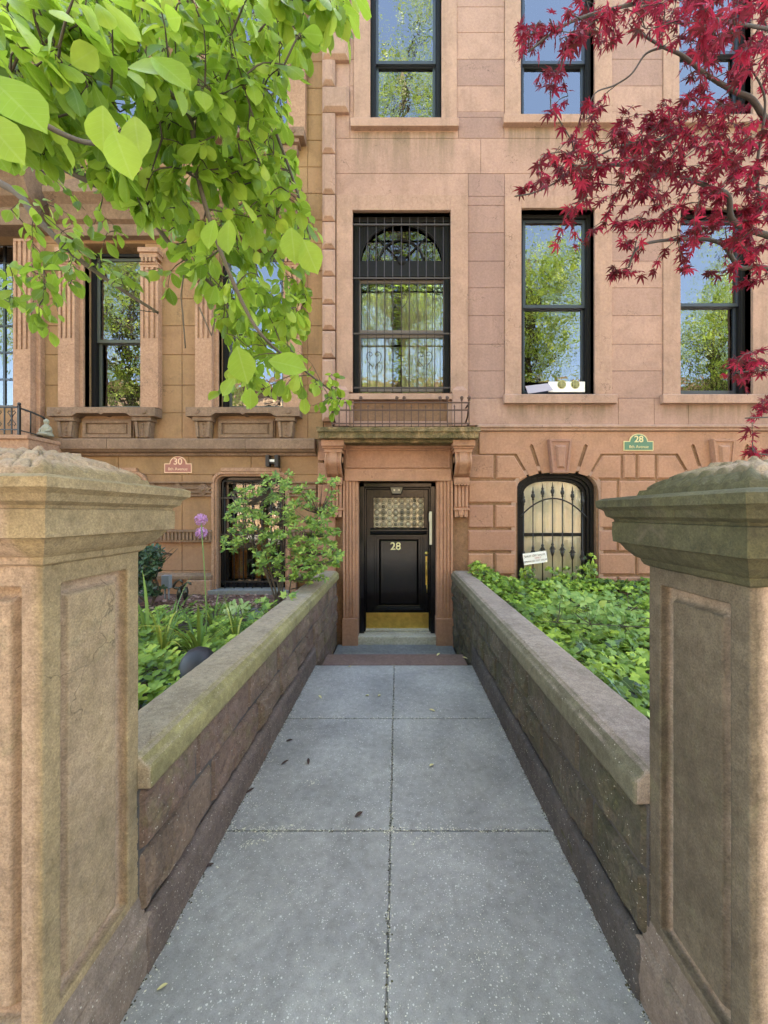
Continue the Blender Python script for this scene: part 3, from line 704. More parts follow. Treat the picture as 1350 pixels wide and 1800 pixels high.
def console(cx):
    k = MB(); hw = 15.5/119
    # abacus
    def bl(hx, y, za, zb_): k.box(cx-hx, cx+hx, y, D+.02, Z(zb_), Z(za))
    zt = zB-.045
    k.box(cx-hw*1.2, cx+hw*1.2, D-.31, D+.02, zt-.045, zt+.04)
    k.box(cx-hw*1.12, cx+hw*1.12, D-.275, D+.02, zt-.075, zt-.045)
    k.box(cx-hw*.98, cx+hw*.98, D-.25, D+.02, zt-.125, zt-.075)
    # scroll: S profile swept along x, with a raised centre
    def prof(e):
        top = zt-.125; L_ = .345; pts = []
        for i in range(25):
            u = i/24; bulge = .235*(1-u)**.5*.55 + .10 + .075*math.sin(u*math.pi*1.15)**2*1.0
            if u > .86: bulge *= max(.25, 1-(u-.86)*5)
            pts.append((D-bulge-e, top-L_*u))
        return pts + [(D+.02, top-L_), (D+.02, top)]
    k.sweep_x(cx-hw*.9, cx+hw*.9, prof(0)); k.sweep_x(cx-hw*.9, cx-hw*.72, prof(.014)); k.sweep_x(cx+hw*.72, cx+hw*.9, prof(.014)); k.sweep_x(cx-hw*.42, cx+hw*.42, prof(.018))
    for s_ in (-1, 1): k.lathe((cx+s_*hw*.9-.008, D-.15, zt-.22), [(.06, 0), (.05, .004), (.045, .016), (0, .016)] if s_ > 0 else [(0, 0), (.045, 0), (.05, .012), (.06, .016)], 16, 'x')
    zl = zt-.47
    k.box(cx-hw*.84, cx+hw*.84, D-.13, D+.02, zl-.095, zl)
    for i in range(5): k.lathe((cx-hw*.84+hw*1.68*(i+.5)/5, D-.13, zl-.095), [(.0, -.0), (.021, 0), (.021, .05), (0, .05)], 10, 'y')
    k.build('console', M['f28low'], H28, .006)
    p = MB(); zl2 = zl-.095
    p.box(cx-hw*.8, cx+hw*.8, D-.05, D+.02, Z(893), zl2)
    for i in range(4): 
        c = cx-hw*.8+hw*1.6*(i+.5)/4; p.box(c-hw*.13, c+hw*.13, D-.075, D-.05, Z(891), zl2)
    p.box(cx-hw*.9, cx+hw*.9, D-.09, D+.02, Z(897), Z(893))
    for i in range(3): c = cx-hw*.8+hw*1.6*(i+.5)/3; p.box(c-hw*.2, c+hw*.2, D-.075, D+.02, Z(909), Z(897))
    p.box(cx-hw*.3, cx+hw*.3, D-.085, D+.02, Z(906), Z(897))
    p.build('pilaster', M['f28low'], H28, .004)
console(X(590.5)); console(X(809.5))
# balcony railing
rl = MB(); yr = DS+.06; dr = yr
def rx(p): return X(p, dr)
def rz(p): return Z(p, dr)
rxa, rxb = rx(583), rx(825)
for zz in (707.7, 721, 744.5): rl.box(rxa, rxb, yr-.008, yr+.008, rz(zz)-.009, rz(zz)+.009)
for xx in (rxa, rxb):
    for zz in (707.7, 744.5): rl.box(xx-.008, xx+.008, yr, D+.02, rz(zz)-.009, rz(zz)+.009)
    rl.tube([(xx, D-.04, rz(735)), (xx, yr+.14, rz(728)), (xx, yr+.03, rz(709))], .012, 6)
posts = {630.5, 694, 707, 771, 784, 811, 824, 583.5, 596, 617}
xs_ = [583.5+i*12.68 for i in range(20)]
for i, a in enumerate(xs_):
    tallp = i in (0, 1, 4, 9, 10, 15, 16, 18, 19); mid = i % 2 == 0
    top = 704 if tallp else (707 if mid else 716)
    rl.box(rx(a)-.006, rx(a)+.006, yr-.006, yr+.006, zT, rz(top))
    if tallp: rl.lathe((rx(a), yr, rz(704)), [(.006, 0), (.022, .004), (.014, .014), (.024, .028), (.026, .04), (.016, .055), (.004, .062)], 10)
    elif not mid: rl.lathe((rx(a), yr, rz(716)), [(.008, 0), (.012, .01), (.0, .05)], 6)
rl.build('balcony_railing', M['rust'], H28)

# door
dd = D+.30
fr = MB(); dx0, dx1, dz0, dz1 = X(630), X(767), -.215, Z(848)
fr.box(dx0, dx0+.075, D+.12, D+.4, dz0, dz1); fr.box(dx1-.075, dx1, D+.12, D+.4, dz0, dz1); fr.box(dx0, dx1, D+.12, D+.4, dz1-.06, dz1)
fr.box(dx0+.075, dx0+.095, D+.2, D+.4, dz0, dz1-.06); fr.box(dx1-.095, dx1-.075, D+.2, D+.4, dz0, dz1-.06); fr.box(dx0+.075, dx1-.075, D+.2, D+.4, dz1-.085, dz1-.06)
fr.build('door_frame', M['black'], H28, .006)
ex0, ex1, ez0, ez1 = dx0+.097, dx1-.097, -.19, dz1-.087
def DX(p): return X(p, dd)
def DZ(p): return Z(p, dd)
dr_ = MB()
gx0, gx1, gz0, gz1 = DX(657), DX(745), DZ(927), DZ(875)
dr_.box(ex0, gx0, dd, dd+.05, ez0, ez1); dr_.box(gx1, ex1, dd, dd+.05, ez0, ez1); dr_.box(gx0, gx1, dd, dd+.05, gz1, ez1)
px0_, px1_, pz0, pz1 = DX(656), DX(745), DZ(1072), DZ(940)
dr_.box(gx0, gx1, dd, dd+.05, pz1, gz0); dr_.box(gx0, gx1, dd, dd+.05, ez0, pz0); dr_.box(px0_, px1_, dd+.035, dd+.05, pz0, pz1)
dr_.prism([(DX(666),DZ(1064)),(DX(736),DZ(1064)),(DX(736),DZ(948)),(DX(666),DZ(948))], dd-.004, dd+.036, .03)
for o1, o2, y0 in ((0, .022, dd-.022), (.022, .045, dd-.008), (.045, .06, dd+.012)):
    a, b_, c, e = px0_+o1, px1_-o1, pz0+o1, pz1-o1; t = o2-o1
    dr_.box(a, a+t, y0, dd+.04, c, e); dr_.box(b_-t, b_, y0, dd+.04, c, e); dr_.box(a+t, b_-t, y0, dd+.04, c, c+t); dr_.box(a+t, b_-t, y0, dd+.04, e-t, e)
dr_.sweep_x(DX(651), DX(750), [(dd, DZ(940)), (dd-.02, DZ(938)), (dd-.055, DZ(933)), (dd-.055, DZ(931)), (dd, DZ(928))])
for (a, b_, c, e) in ((gx0-.012, gx0, gz0-.012, gz1+.012), (gx1, gx1+.012, gz0-.012, gz1+.012), (gx0, gx1, gz1, gz1+.012)): dr_.box(a, b_, dd-.012, dd+.02, c, e)
door = dr_.build('door', M['black'], H28, .003)
bg_ = MB(); bg_.box(gx0, gx1, dd+.02, dd+.026, gz0, gz1, .8)
nx_, nz_ = 8, 5; cw_ = (gx1-gx0)/nx_; ch_ = (gz1-gz0)/nz_
for i in range(nx_):
    for j in range(nz_):
        cx, cz = gx0+cw_*(i+.5), gz0+ch_*(j+.5); r_ = min(cw_, ch_)*.47
        bg_.lathe((cx, dd+.02, cz), [(r_, .0), (r_*.92, -.008), (r_*.7, -.003)][::-1], 16, 'y', pk.uniform(.4, 1)); bg_.lathe((cx, dd+.016, cz), [(r_*.7, -.0), (r_*.5, -.0), (r_*.3, -.009), (0.001, -.012)][::-1], 14, 'y', pk.choice([.1, .9, .5, 1, .2, .7]))
bg_.build('glass_panel', M['bull'], door)
ld = MB()
for i in range(nx_+1): ld.box(gx0+cw_*i-.0025, gx0+cw_*i+.0025, dd+.008, dd+.014, gz0, gz1) if 0 else None
for i in range(nx_):
    for j in range(nz_):
        cx, cz = gx0+cw_*(i+.5), gz0+ch_*(j+.5); r_ = min(cw_, ch_)*.49
        ld.tube([(cx+r_*math.cos(a), dd+.010, cz+r_*math.sin(a)) for a in [2*math.pi*k/14 for k in range(15)]], .0028, 4, False)
ld.build('glass_leading', M['iron'], door)
kp = MB(); kp.box(DX(641), DX(755), dd-.006, dd, DZ(1104), DZ(1077)); kp.build('kick_plate', M['brass'], door, .001)
text('28', .165, (DX(695.5), dd-.012, DZ(960.5)), simple('number_paint', (.75, .70, .38), .35), 'door_number', door, .004, bold=.002)
hp = MB(); hx = DX(749.5)
hp.box(hx-.014, hx+.014, dd-.008, dd, DZ(1028), DZ(978)); hp.lathe((hx, dd-.03, DZ(972)), [(0, 0), (.024, .0), (.026, .012), (.020, .03)], 14, 'y'); hp.lathe((hx, dd-.03, DZ(987)), [(0, 0), (.018, 0), (.02, .03)], 14, 'y')
hp.tube([(hx, dd-.01, DZ(990)), (hx, dd-.06, DZ(993)), (hx, dd-.065, DZ(1003)), (hx, dd-.012, DZ(1012))], [.008, .010, .009, .008], 8)
hp.tube([(hx+.008, dd-.01, DZ(1028)), (hx+.008, dd-.01, DZ(1042))], .007, 6)
hp.build('handle', M['brass'], door)
pn = MB(); pn.box(dx1-.092, dx1-.055, D+.105, D+.118, Z(958.5), Z(899)); pn.box(dx1-.100, dx1-.055, D+.10, D+.112, Z(917), Z(902)); pn.build('door_jamb_plate', M['cream'], H28, .003)
th = MB(); th.box(dx0-.02, dx1+.02, D-.03, D+.4, -.345, -.215); th.build('door_threshold', M['marble'], H28, .012)
th = MB(); th.box(dx0+.075, dx1-.075, D+.2, D+.36, -.215, -.185); th.build('door_sill', M['marble'], H28, .008)
MB().box(dx0, dx1, D+.4, D+.42, -.3, dz1).build('door_backing', M['interior'], H28)
# porch lantern above the door
LT = thing('porch_lantern', (X(699), D+.22, Z(862)), 'small tapered glass lantern hanging at the head of the black door', 'lantern')
ly = D+.2; lz1, lz0 = Z(855, ly), Z(868, ly); lw1, lw0 = .105, .07
gl = MB()
def fr4(h, z): return [(X(697)-h, ly-.03, z), (X(697)+h, ly-.03, z), (X(697)+h, ly+.05, z), (X(697)-h, ly+.05, z)]
a, b_ = fr4(lw0, lz0), fr4(lw1, lz1)
gl.add(a+b_, [(0,1,5,4),(1,2,6,5),(2,3,7,6),(3,0,4,7),(3,2,1,0)]); gl.build('lantern_glass', simple('frosted_glass', (.20, .20, .16), .2), LT)
lf = MB()
for i in range(4): lf.tube([a[i], b_[i]], .006, 6); lf.tube([a[i], a[(i+1)%4]], .005, 6); lf.tube([b_[i], b_[(i+1)%4]], .007, 6)
lf.box(X(697)-lw1-.01, X(697)+lw1+.01, ly-.04, ly+.06, lz1, lz1+.012); lf.build('lantern_frame', M['black'], LT)
for s_ in (-.035, .035):
    bl_ = MB(); bl_.lathe((X(697)+s_, ly-.034, lz0+.055), [(.0, 0), (.016, .002), (.018, .012), (.0, .02)], 10, 'y'); bl_.build('bulb', simple('bulb_glass', (.7, .68, .55), .2), LT)

# ------------------------------------------------------------------ arched ground floor windows of 28
for k in range(3):
    dx = 284*k; c = 979.5+dx
    yw = D+.13; fr = MB()
    # moulded frame following the arch: three nested rings
    def archpts(inset, dz=0):
        xl, xr = 911+dx+inset, 1049+dx-inset
        pts = [(xl, 1090), (xl, 880)]
        n = 16; top = 829+inset; sh = 872
        for i in range(n+1):
            a = math.pi*i/n; cxx = (xl+xr)/2; hw_ = (xr-xl)/2
            e = .72
            x_ = cxx-hw_*math.copysign(abs(math.cos(a))**e, math.cos(a)); z_ = sh-(sh-top)*abs(math.sin(a))**.8
            pts.append((x_, z_))
        pts += [(xr, 880), (xr, 1090)]
        return pts
    for o1, o2, y0, y1 in ((-3, 5, yw-.03, yw+.1), (5, 10, yw+.0, yw+.1), (10, 15, yw+.03, yw+.1)):
        A, B = archpts(o1), archpts(o2)
        for i in range(len(A)-1): fr.pprism([A[i], A[i+1], B[i+1], B[i]], y0, y1)
    B = archpts(15)
    fr.pbox(926+dx-15, 1034+dx+15, 938, 944, yw+.04, yw+.09)
    wf = fr.build('window', M['blackwood'], H28, .004)
    sl2 = MB(); sl2.pbox(905+dx, 1055+dx, 1068, 1090, D-.05, D+.3); sl2.build('sill', M['f28low'], wf, .006)
    P_ = [(X(a), Z(b_)) for a, b_ in archpts(14)]
    MB().prism(P_, yw+.07, yw+.075).build('pane', M['glass3'], wf)
    curtain(wf, X(918+dx), X(1042+dx), Z(1085), Z(832), yw+.10, M['curtain'], 9, .010)
    jb = MB()                                                      # plastered reveal
    A, B = archpts(-4), archpts(-12)
    for i in range(len(A)-1): jb.pprism([A[i], A[i+1], B[i+1], B[i]], D+.005, yw+.05)
    jb.build('reveal', M['f28trim'], wf)
    if k < 2:
        gr = MB(); yg = D+.05
        for i, a in enumerate([922.2,939,956,973.6,991.1,1008.9,1026.7]):
            a += dx; u = (a-dx-974)/52; top = 850+17*u*u; col = 966+14*u*u; arcz = 876+26*u*u
            gr.tube([(X(a), yg, Z(1085)), (X(a), yg, Z(top+12))], .0085, 6)
            zt_ = Z(top+22)
            gr.lathe((X(a), yg, zt_), [(.009, 0), (.019, .012), (.014, .03), (.030, .06), (.028, .09), (.014, .11), (.022, .125), (.010, .15), (.006, .19), (.001, .215)], 8)
            zc = Z(col)
            gr.lathe((X(a), yg, zc), [(.009, -.11), (.022, -.07), (.034, -.02), (.016, .0), (.036, .02), (.015, .05), (.022, .07), (.009, .10)], 8)
            for s_ in (-1, 1): gr.tube([(X(a), yg, zc), (X(a)+s_*.05, yg, zc+.004)], [.018, .004], 6)
        gr.tube([(X(974+dx+52*u), yg-.012, Z(876+26*u*u)) for u in [i/10-1.15 for i in range(24)]], .011, 6)
        gr.build('grille', M['rust'] if False else M['iron'], wf)

# window vent and card in the second parlour window
V = thing('window_vent', (X(1003), D+.09, Z(688)), 'white panel with two round yellowish vents closing the gap under the raised lower sash', 'vent')
vy = D+.10
pv = MB(); pv.pbox(968, 1033, 667.5, 686, vy-.02, vy); 
pv.build('panel', M['white'], V, .002)
for cx in (986.3, 1010):
    vv = MB(); c = (X(cx, vy), vy-.022, Z(676.5, vy))
    vv.lathe(c, [(.052, .002), (.060, -.010), (.066, .0), (.066, .01)], 20, 'y'); vv.build('vent_ring', simple('yellow_plastic', (.42, .40, .16), .5), V)
    v2 = MB(); v2.lathe((c[0], c[1]-.004, c[2]), [(0, 0), (.052, 0), (.052, .01)], 20, 'y'); v2.build('vent_fan', M['iron'], V)
    v3 = MB()
    for i in (-.03, -.01, .01, .03): h = math.sqrt(.052**2-i*i); v3.box(c[0]+i-.003, c[0]+i+.003, c[1]-.014, c[1]-.010, c[2]-h, c[2]+h); v3.box(c[0]-h, c[0]+h, c[1]-.0135, c[1]-.0105, c[2]+i-.003, c[2]+i+.003)
    v3.build('vent_grid', simple('yellow_plastic', (.42, .40, .16), .5), V)
cb = MB(); cb.pprism([(925,677),(966,672),(974,684),(930,690.5)], D+.04, D+.05)
tag(cb.build('cardboard_sheet', M['card']), 'grey card tilted in the open window gap beside the white vent panel', 'cardboard')
# dark sheet over the gap, its shade put into the colour
MB().pbox(925, 1036, 664, 687, D+.20, D+.21).build('gap_shade_sheet', M['interior'], wins[1])

# plaques
def plaque(cx, top, bot, half, name, label, matb, matl, num, y):
    T = thing(name, (X(cx), y, Z(bot)), label, 'plaque')
    cxm = X(cx); zb_ = Z(bot); zs = zb_+(bot-top)/119*.56; zt_ = Z(top); hw_ = half/119; r_ = zt_-zs; rxx = hw_*.62
    def outl(e):
        pts = [(cxm-hw_+e, zb_+e), (cxm+hw_-e, zb_+e), (cxm+hw_-e, zs-e)]
        for i in range(15): a = math.pi*i/14; pts.append((cxm+(rxx-e)*math.cos(a), zs-e+(r_)*math.sin(a)))
        pts.append((cxm-hw_+e, zs-e)); return pts
    MB().prism(outl(0), y-.014, y).build('border', matl, T); MB().prism(outl(.012), y-.018, y-.006).build('board', matb, T)
    text(num, .135, (cxm, y-.020, zs+.025), matl, 'number', T, bold=.002)
    text('8th Avenue', .062, (cxm, y-.020, zb_+.055), matl, 'street_name', T, bold=.0)
plaque(1121.5, 762.5, 792.5, 26, 'house_number_plaque', 'green arched plaque with gold border and gold number 28 on the right house', M['green_sign'], M['gold'], '28', D)
plaque(311.8, 801.5, 831, 24, 'house_number_plaque', 'red brown arched plaque with peach border and number 30 on the left house', M['red_sign'], M['peach'], '30', D+.03)
# sign tied to the grille
S = thing('notice_board', (X(942), D+.02, Z(984)), 'small tilted white notice tied to the iron bars of the arched window', 'sign')
sg = MB(); sg.box(-.175, .175, -.004, .004, -.085, .085); o = sg.build('board', M['white']); 
Mt = Matrix.Translation((X(941.5), D+.022, Z(981))) @ Matrix.Rotation(R(-8), 4, 'Y')
o.data.transform(Mt); adopt(o, S)
for tx_, sz, x_, z_, mm in (('SHUT OFF VALVE', .040, 0, .035, 'ink'), ('ONLY', .036, .04, -.002, 'redink'), ('SPRINKLER TEST VALVE', .033, 0, -.042, 'ink')):
    t_ = text(tx_, sz, (x_, -.006, z_), M[mm], 'lettering', None, .0006); t_.data.transform(Mt); adopt(t_, S)

# body of the house, cornice
bd_ = MB(); bd_.box(XL28+.02, XR, D+1.6, D+11, -.5, TOP); bd_.box(XR-.3, XR, D+.42, D+1.6, -.5, TOP); bd_.box(XL28+.02, XL28+.3, D+.42, D+1.6, -.5, TOP); bd_.box(XL28+.3, XR-.3, D+.42, D+1.6, TOP-.3, TOP)
bd_.build('house_body', M['f28'], H28)
cn = MB(); cn.sweep_x(XL28-.05, XR, [(D+.0, TOP-.7), (D-.08, TOP-.65), (D-.1, TOP-.35), (D-.4, TOP-.25), (D-.55, TOP-.05), (D-.55, TOP+.1), (D+.3, TOP+.1), (D+.3, TOP-.7)]); cn.build('cornice', M['f30trim'], H28)
# ------------------------------------------------------------------ house 30
D3 = D+.03
H30 = thing('brownstone_house', (-4.5, D3, 0), 'ochre brownstone house on the left with fluted window pilasters and carved sills', 'house')
XL30 = -13.0; XR30 = X(557)
OP30 = [(145,252,425,718), (383,500,425,718), (-80,38,412,712), (-330,-220,425,718),
        (120,255,-140,237), (380,507,-140,237), (-110,10,-140,237), (-330,-220,-140,237)]
LO30 = [(376,504,834,1040), (140,253,834,1040)]
o30 = m_ops(OP30+LO30)
bk = MB(); solid(bk, XL30, X(568), -.5, 13.0, D3+.014, D3+.45, o30)
bk.build('wall_core', M['f30'], H30)
f3 = MB(); rk = random.Random(5)
def t30(c0, c1, y0, y1): return rk.choice([0, 0, .05, .1, .2, .35])
def course3(py0, py1, ops, x0=-850, x1=568, joints=(), gap=.0025, ch=.006, t=t30):
    segs = [(x0, x1)]
    for o in ops:
        if o[2] < py1-.5 and o[3] > py0+.5:
            ns = []
            for a, b_ in segs:
                if o[1] <= a or o[0] >= b_: ns.append((a, b_)); continue
                if o[0] > a: ns.append((a, o[0]))
                if o[1] < b_: ns.append((o[1], b_))
            segs = ns
    for a, b_ in segs:
        cut = [a]+[j for j in joints if a+8 < j < b_-8]+[b_]
        for c0, c1 in zip(cut, cut[1:]):
            f3.prism([(X(c0)+gap, Z(py1)+gap), (X(c1)-gap, Z(py1)+gap), (X(c1)-gap, Z(py0)-gap), (X(c0)+gap, Z(py0)-gap)], D3, D3+.03, ch, t(c0, c1, py0, py1))
rows3 = [-460]+[-413+47*i for i in range(14)]+[243, 290, 337, 384, 425, 474, 523, 571, 622, 676, 725, 772]
rows3 = sorted(set(rows3)); rows3 = [r for r in rows3 if not (198 < r < 243)] 
for a, b_ in zip(rows3, rows3[1:]): course3(a, b_, OP30, joints=(-400, -150, 68, 318, 540))
course3(772, 834, [], joints=(205, 330, 440)); 
for a, b_ in ((834,850),(872,932),(952,1004),(1004,1110)): course3(a, b_, [(373,507,0,2000),(137,256,0,2000)], joints=(-60, 70, 318), t=lambda *k: .25 if k[2] < 900 else .75)
f3.build('wall', M['f30'], H30)
def flute(mb, px0, px1, pt, pf, pb, y, n=3):
    """pilaster with a few sunk flutes in the upper part"""
    x0, x1 = X(px0), X(px1); w_ = x1-x0
    mb.box(x0, x1, y+.022, D3+.02, Z(pb), Z(pt)); mb.box(x0, x1, y, y+.022, Z(pb), Z(pf)); mb.box(x0, x1, y, y+.022, Z(pt+5), Z(pt))
    edges = [0, .16, .28, .45, .57, .74, .86, 1] if n == 3 else None
    for i in range(0, 7, 2): mb.box(x0+w_*edges[i], x0+w_*edges[i+1], y, y+.022, Z(pf), Z(pt+5))
def win30(o, i, lo=True):
    a, b_, t, bt = o; wd = b_-a; T_ = X(0)
    dark = M['blackwood']
    fr = sash_window(H30, a, b_, t+8, bt, (583 if lo else 90) if i else (590 if lo else 90), dark, M['greenblack'] if i != 1 else M['greenblack'], ybase=D3+.02, mat_g='glass', fw=6)
    room(H30, a, b_, t, bt, y=D3+.45)
    pl = MB(); yp = D3-.10
    for (p0, p1) in ((a-36, a-7), (b_+0, b_+31)): flute(pl, p0, p1, t+45 if lo else 30, (598 if lo else 132), bt+1, yp)
    for (p0, p1) in ((a-8, a-1),): pl.pbox(p0+1, p1+1, t+40, bt+1, D3-.02, D3+.1)
    # capitals
    for (p0, p1) in ((a-38, a-5), (b_-2, b_+33)):
        tt = t+18 if lo else 4
        pl.pbox(p0, p1, tt, tt+8, yp-.04, D3+.02); pl.pbox(p0+2, p1-2, tt+8, tt+16, yp-.02, D3+.02); 
        for j in range(4): c = p0+4+(p1-p0-8)*(j+.5)/4; pl.pbox(c-2.2, c+2.2, tt+16, tt+24, yp-.03, yp+.03)
        pl.pbox(p0+1, p1-1, tt+24, tt+27, yp-.01, D3+.02)
    pl.build('pilaster', M['f30pil'], H30, .004)
    s = MB(); x0, x1 = X(a-48), X(b_+31); zt = Z(bt+2); ys = D3-.17
    s.box(x0, x0+.36, ys, D3+.25, zt-.13, zt); s.box(x1-.36, x1, ys, D3+.25, zt-.13, zt); s.box(x0+.36, x1-.36, ys, D3+.25, zt-.085, zt)
    s.prism([(x0+.36, zt-.085), (x0+.36, zt-.13), (x0+.43, zt-.085)], ys, D3+.1); s.prism([(x1-.36, zt-.085), (x1-.43, zt-.085), (x1-.36, zt-.13)], ys, D3+.1)
    s.prism([((x0+x1)/2-.04, zt-.085), ((x0+x1)/2, zt-.11), ((x0+x1)/2+.04, zt-.085)], ys, D3+.1)
    for cx in (x0+.16, x1-.16): s.lathe((cx, ys-.014, zt-.06), [(.0, .004), (.018, .0), (.022, .008), (.034, 0), (.04, .006), (.04, .03)], 16, 'y')
    s.build('sill', M['f30trim'], fr, .004)
    for cx in (x0+.22, x1-.22):
        b = MB()
        b.box(cx-.14, cx+.14, D3-.14, D3+.02, zt-.19, zt-.13)
        # tapered carved bracket
        for (h0, h1, dy) in ((.125, .10, 0),):
            b.prism([(cx-.12, zt-.19), (cx+.12, zt-.19), (cx+.095, Z(771)), (cx-.095, Z(771))] if lo else [(cx-.11, zt-.19), (cx+.11, zt-.19), (cx+.10, zt-.30), (cx-.10, zt-.30)], D3-.10, D3+.02, .01)
        if lo:
            for sgn in (-1, 1): b.prism([(cx+sgn*.115, zt-.195), (cx+sgn*.07, zt-.195), (cx+sgn*.055, Z(770)), (cx+sgn*.09, Z(770))], D3-.125, D3-.08)
            for j in range(4): b.lathe((cx, D3-.112, zt-.23-j*.052), [(0, 0), (.016, .004), (.02, .014)], 8, 'y')
        b.build('sill_bracket', M['f30trim'], H30, .004)
    if lo:
        b = MB(); zt2 = zt-.17
        b.box(x0+.40, x1-.40, D3-.03, D3+.02, zt2-.26, zt2+.04)
        for (p, q_, c, e) in ((x0+.42, x1-.42, zt2-.035, zt2), (x0+.42, x1-.42, zt2-.25, zt2-.2), (x0+.42, x0+.47, zt2-.2, zt2-.035), (x1-.47, x1-.42, zt2-.2, zt2-.035)): b.box(p, q_, D3-.06, D3-.03, c, e)
        b.prism([(x0+.5, zt2-.19), (x1-.5, zt2-.19), (x1-.5, zt2-.05), (x0+.5, zt2-.05)], D3-.045, D3-.02, .008, 0)
        b.build('sill_apron', M['f30trim'], H30, .004)
    if lo:
        h = MB()       # hood
        xa, xb = X(a-42), X(b_+37)
        h.sweep_x(xa, xb, [(D3+.02, Z(t-5)), (D3-.10, Z(t-5)), (D3-.12, Z(t-22)), (D3-.08, Z(t-26)), (D3-.14, Z(t-30)), (D3-.2, Z(t-50)), (D3-.3, Z(t-62)), (D3-.3, Z(t-72)), (D3+.02, Z(t-76))])
        h.prism([(xa+.12, Z(t-74)), (xb-.12, Z(t-74)), (xb-.12, Z(t-88)), ((xa+xb)/2+.25, Z(t-100)), ((xa+xb)/2-.25, Z(t-100)), (xa+.12, Z(t-88))], D3-.2, D3+.02, .01)
        h.build('window_hood', M['f30trim'], H30, .005)
    return fr
w30 = []
for i in (0, 1, 3): w30.append(win30(OP30[i], i, True))
for i in (4, 5, 6, 7): w30.append(win30(OP30[i], i, False))
curtain(w30[0], X(150), X(246), Z(600), Z(430), D3+.36, M['curtain2'], 9, .01)
MB().box(X(388), X(496), D3+.3, D3+.305, Z(716), Z(460)).build('blind', simple('dark_screen', (.05, .05, .055), .6), w30[1])
MB().box(X(452), X(503), D3+.3, D3+.305, Z(237), Z(135)).build('blind', simple('ochre_blind', (.55, .42, .16), .8), w30[4])
# string course
s = MB()
for a, b_ in ((90, 197), (197, 436), (436, 556)):
    s.sweep_x(X(a)+.002, X(b_)-.002, [(D3+.02, Z(771)), (D3-.13, Z(773)), (D3-.14, Z(775)), (D3-.14, Z(791)), (D3-.12, Z(792)), (D3-.10, Z(795)), (D3-.05, Z(797)), (D3-.04, Z(801)), (D3+.02, Z(802))])
s.sweep_x(XL30, X(90), [(D3+.02, Z(771)), (D3-.14, Z(773)), (D3-.14, Z(791)), (D3-.05, Z(799)), (D3+.02, Z(800))])
s.build('string_course', M['f30trim'], H30, .004)
# ground floor openings with rounded heads
def rounded(px0, px1, pt, pb, r, e, n=6):
    x0, x1, t = px0+e, px1-e, pt+e; r = max(r-e, 2)
    pts = [(x0, pb)] + [(x0+r-r*math.cos(R(90*i/n)), t+r-r*math.sin(R(90*i/n))) for i in range(n+1)] + [(x1-r+r*math.sin(R(90*i/n)), t+r-r*math.cos(R(90*i/n))) for i in range(n+1)] + [(x1, pb)]
    return pts
for j, (a, b_) in enumerate(((372,509), (126,258))):
    o_ = MB()
    for e1, e2, y0, y1 in ((0, 4.5, D3-.045, D3+.35), (4.5, 8, D3-.02, D3+.35)):
        A, B = rounded(a, b_, 829, 1036, 20, e1), rounded(a, b_, 829, 1036, 20, e2)
        for i in range(len(A)-1): o_.pprism([A[i], A[i+1], B[i+1], B[i]], y0, y1)
    o_.pbox(a+17, b_-17, 822.5, 829, D3-.055, D3+.02)
    o_.build('opening_surround', M['f30pil'], H30, .004)
    fr = MB(); yw = D3+.12
    for e1, e2, y0, y1 in ((7, 13, yw, yw+.12), (13, 20, yw+.04, yw+.12)):
        A, B = rounded(a, b_, 829, 1036, 20, e1), rounded(a, b_, 829, 1036, 20, e2)
        for i in range(len(A)-1): fr.pprism([A[i], A[i+1], B[i+1], B[i]], y0, y1)
    fr.pbox(a+7, b_-7, 1026, 1036, yw, yw+.12)
    wd = fr.build('window', M['black'], H30, .003)
    MB().pbox(a+15, b_-15, 838, 1030, yw+.14, yw+.146).build('pane', M['glass2'], wd)
    room(H30, a, b_, 830, 1040, y=D3+.45)
    sh = MB()
    for k in range(7):
        xa = a+17+k*15
        if k in (2, 5): continue
        sh.pbox(xa, xa+13, 915, 1024, yw+.20, yw+.23)
        for zz in range(920, 1020, 6): sh.pbox(xa+2.5, xa+10.5, zz, zz+3.5, yw+.185, yw+.20)
    sh.build('wooden_shutter', M['shutter'], wd, .002)
    gr = MB(); yg = D3+.05
    for k in range(7):
        xx = a+19+(b_-a-38)*k/6; gr.tube([(X(xx), yg, Z(1036)), (X(xx), yg, Z(846 if 0 < k < 6 else 856))], .009, 6)
    for zz in (875, 940, 1024): gr.box(X(a+12), X(b_-12), yg-.012, yg, Z(zz)-.012, Z(zz)+.012)
    gr.tube([(X(u), yg-.01, Z(v)) for u, v in rounded(a, b_, 829, 1030, 20, 16)], .011, 6)
    gr.build('grille', M['iron'], wd)
    sl3 = MB(); sl3.box(X(a-2), X(b_+2), D3-.12, D3+.3, Z(1046), Z(1036)); sl3.build('sill', M['bluestone'], wd, .006)
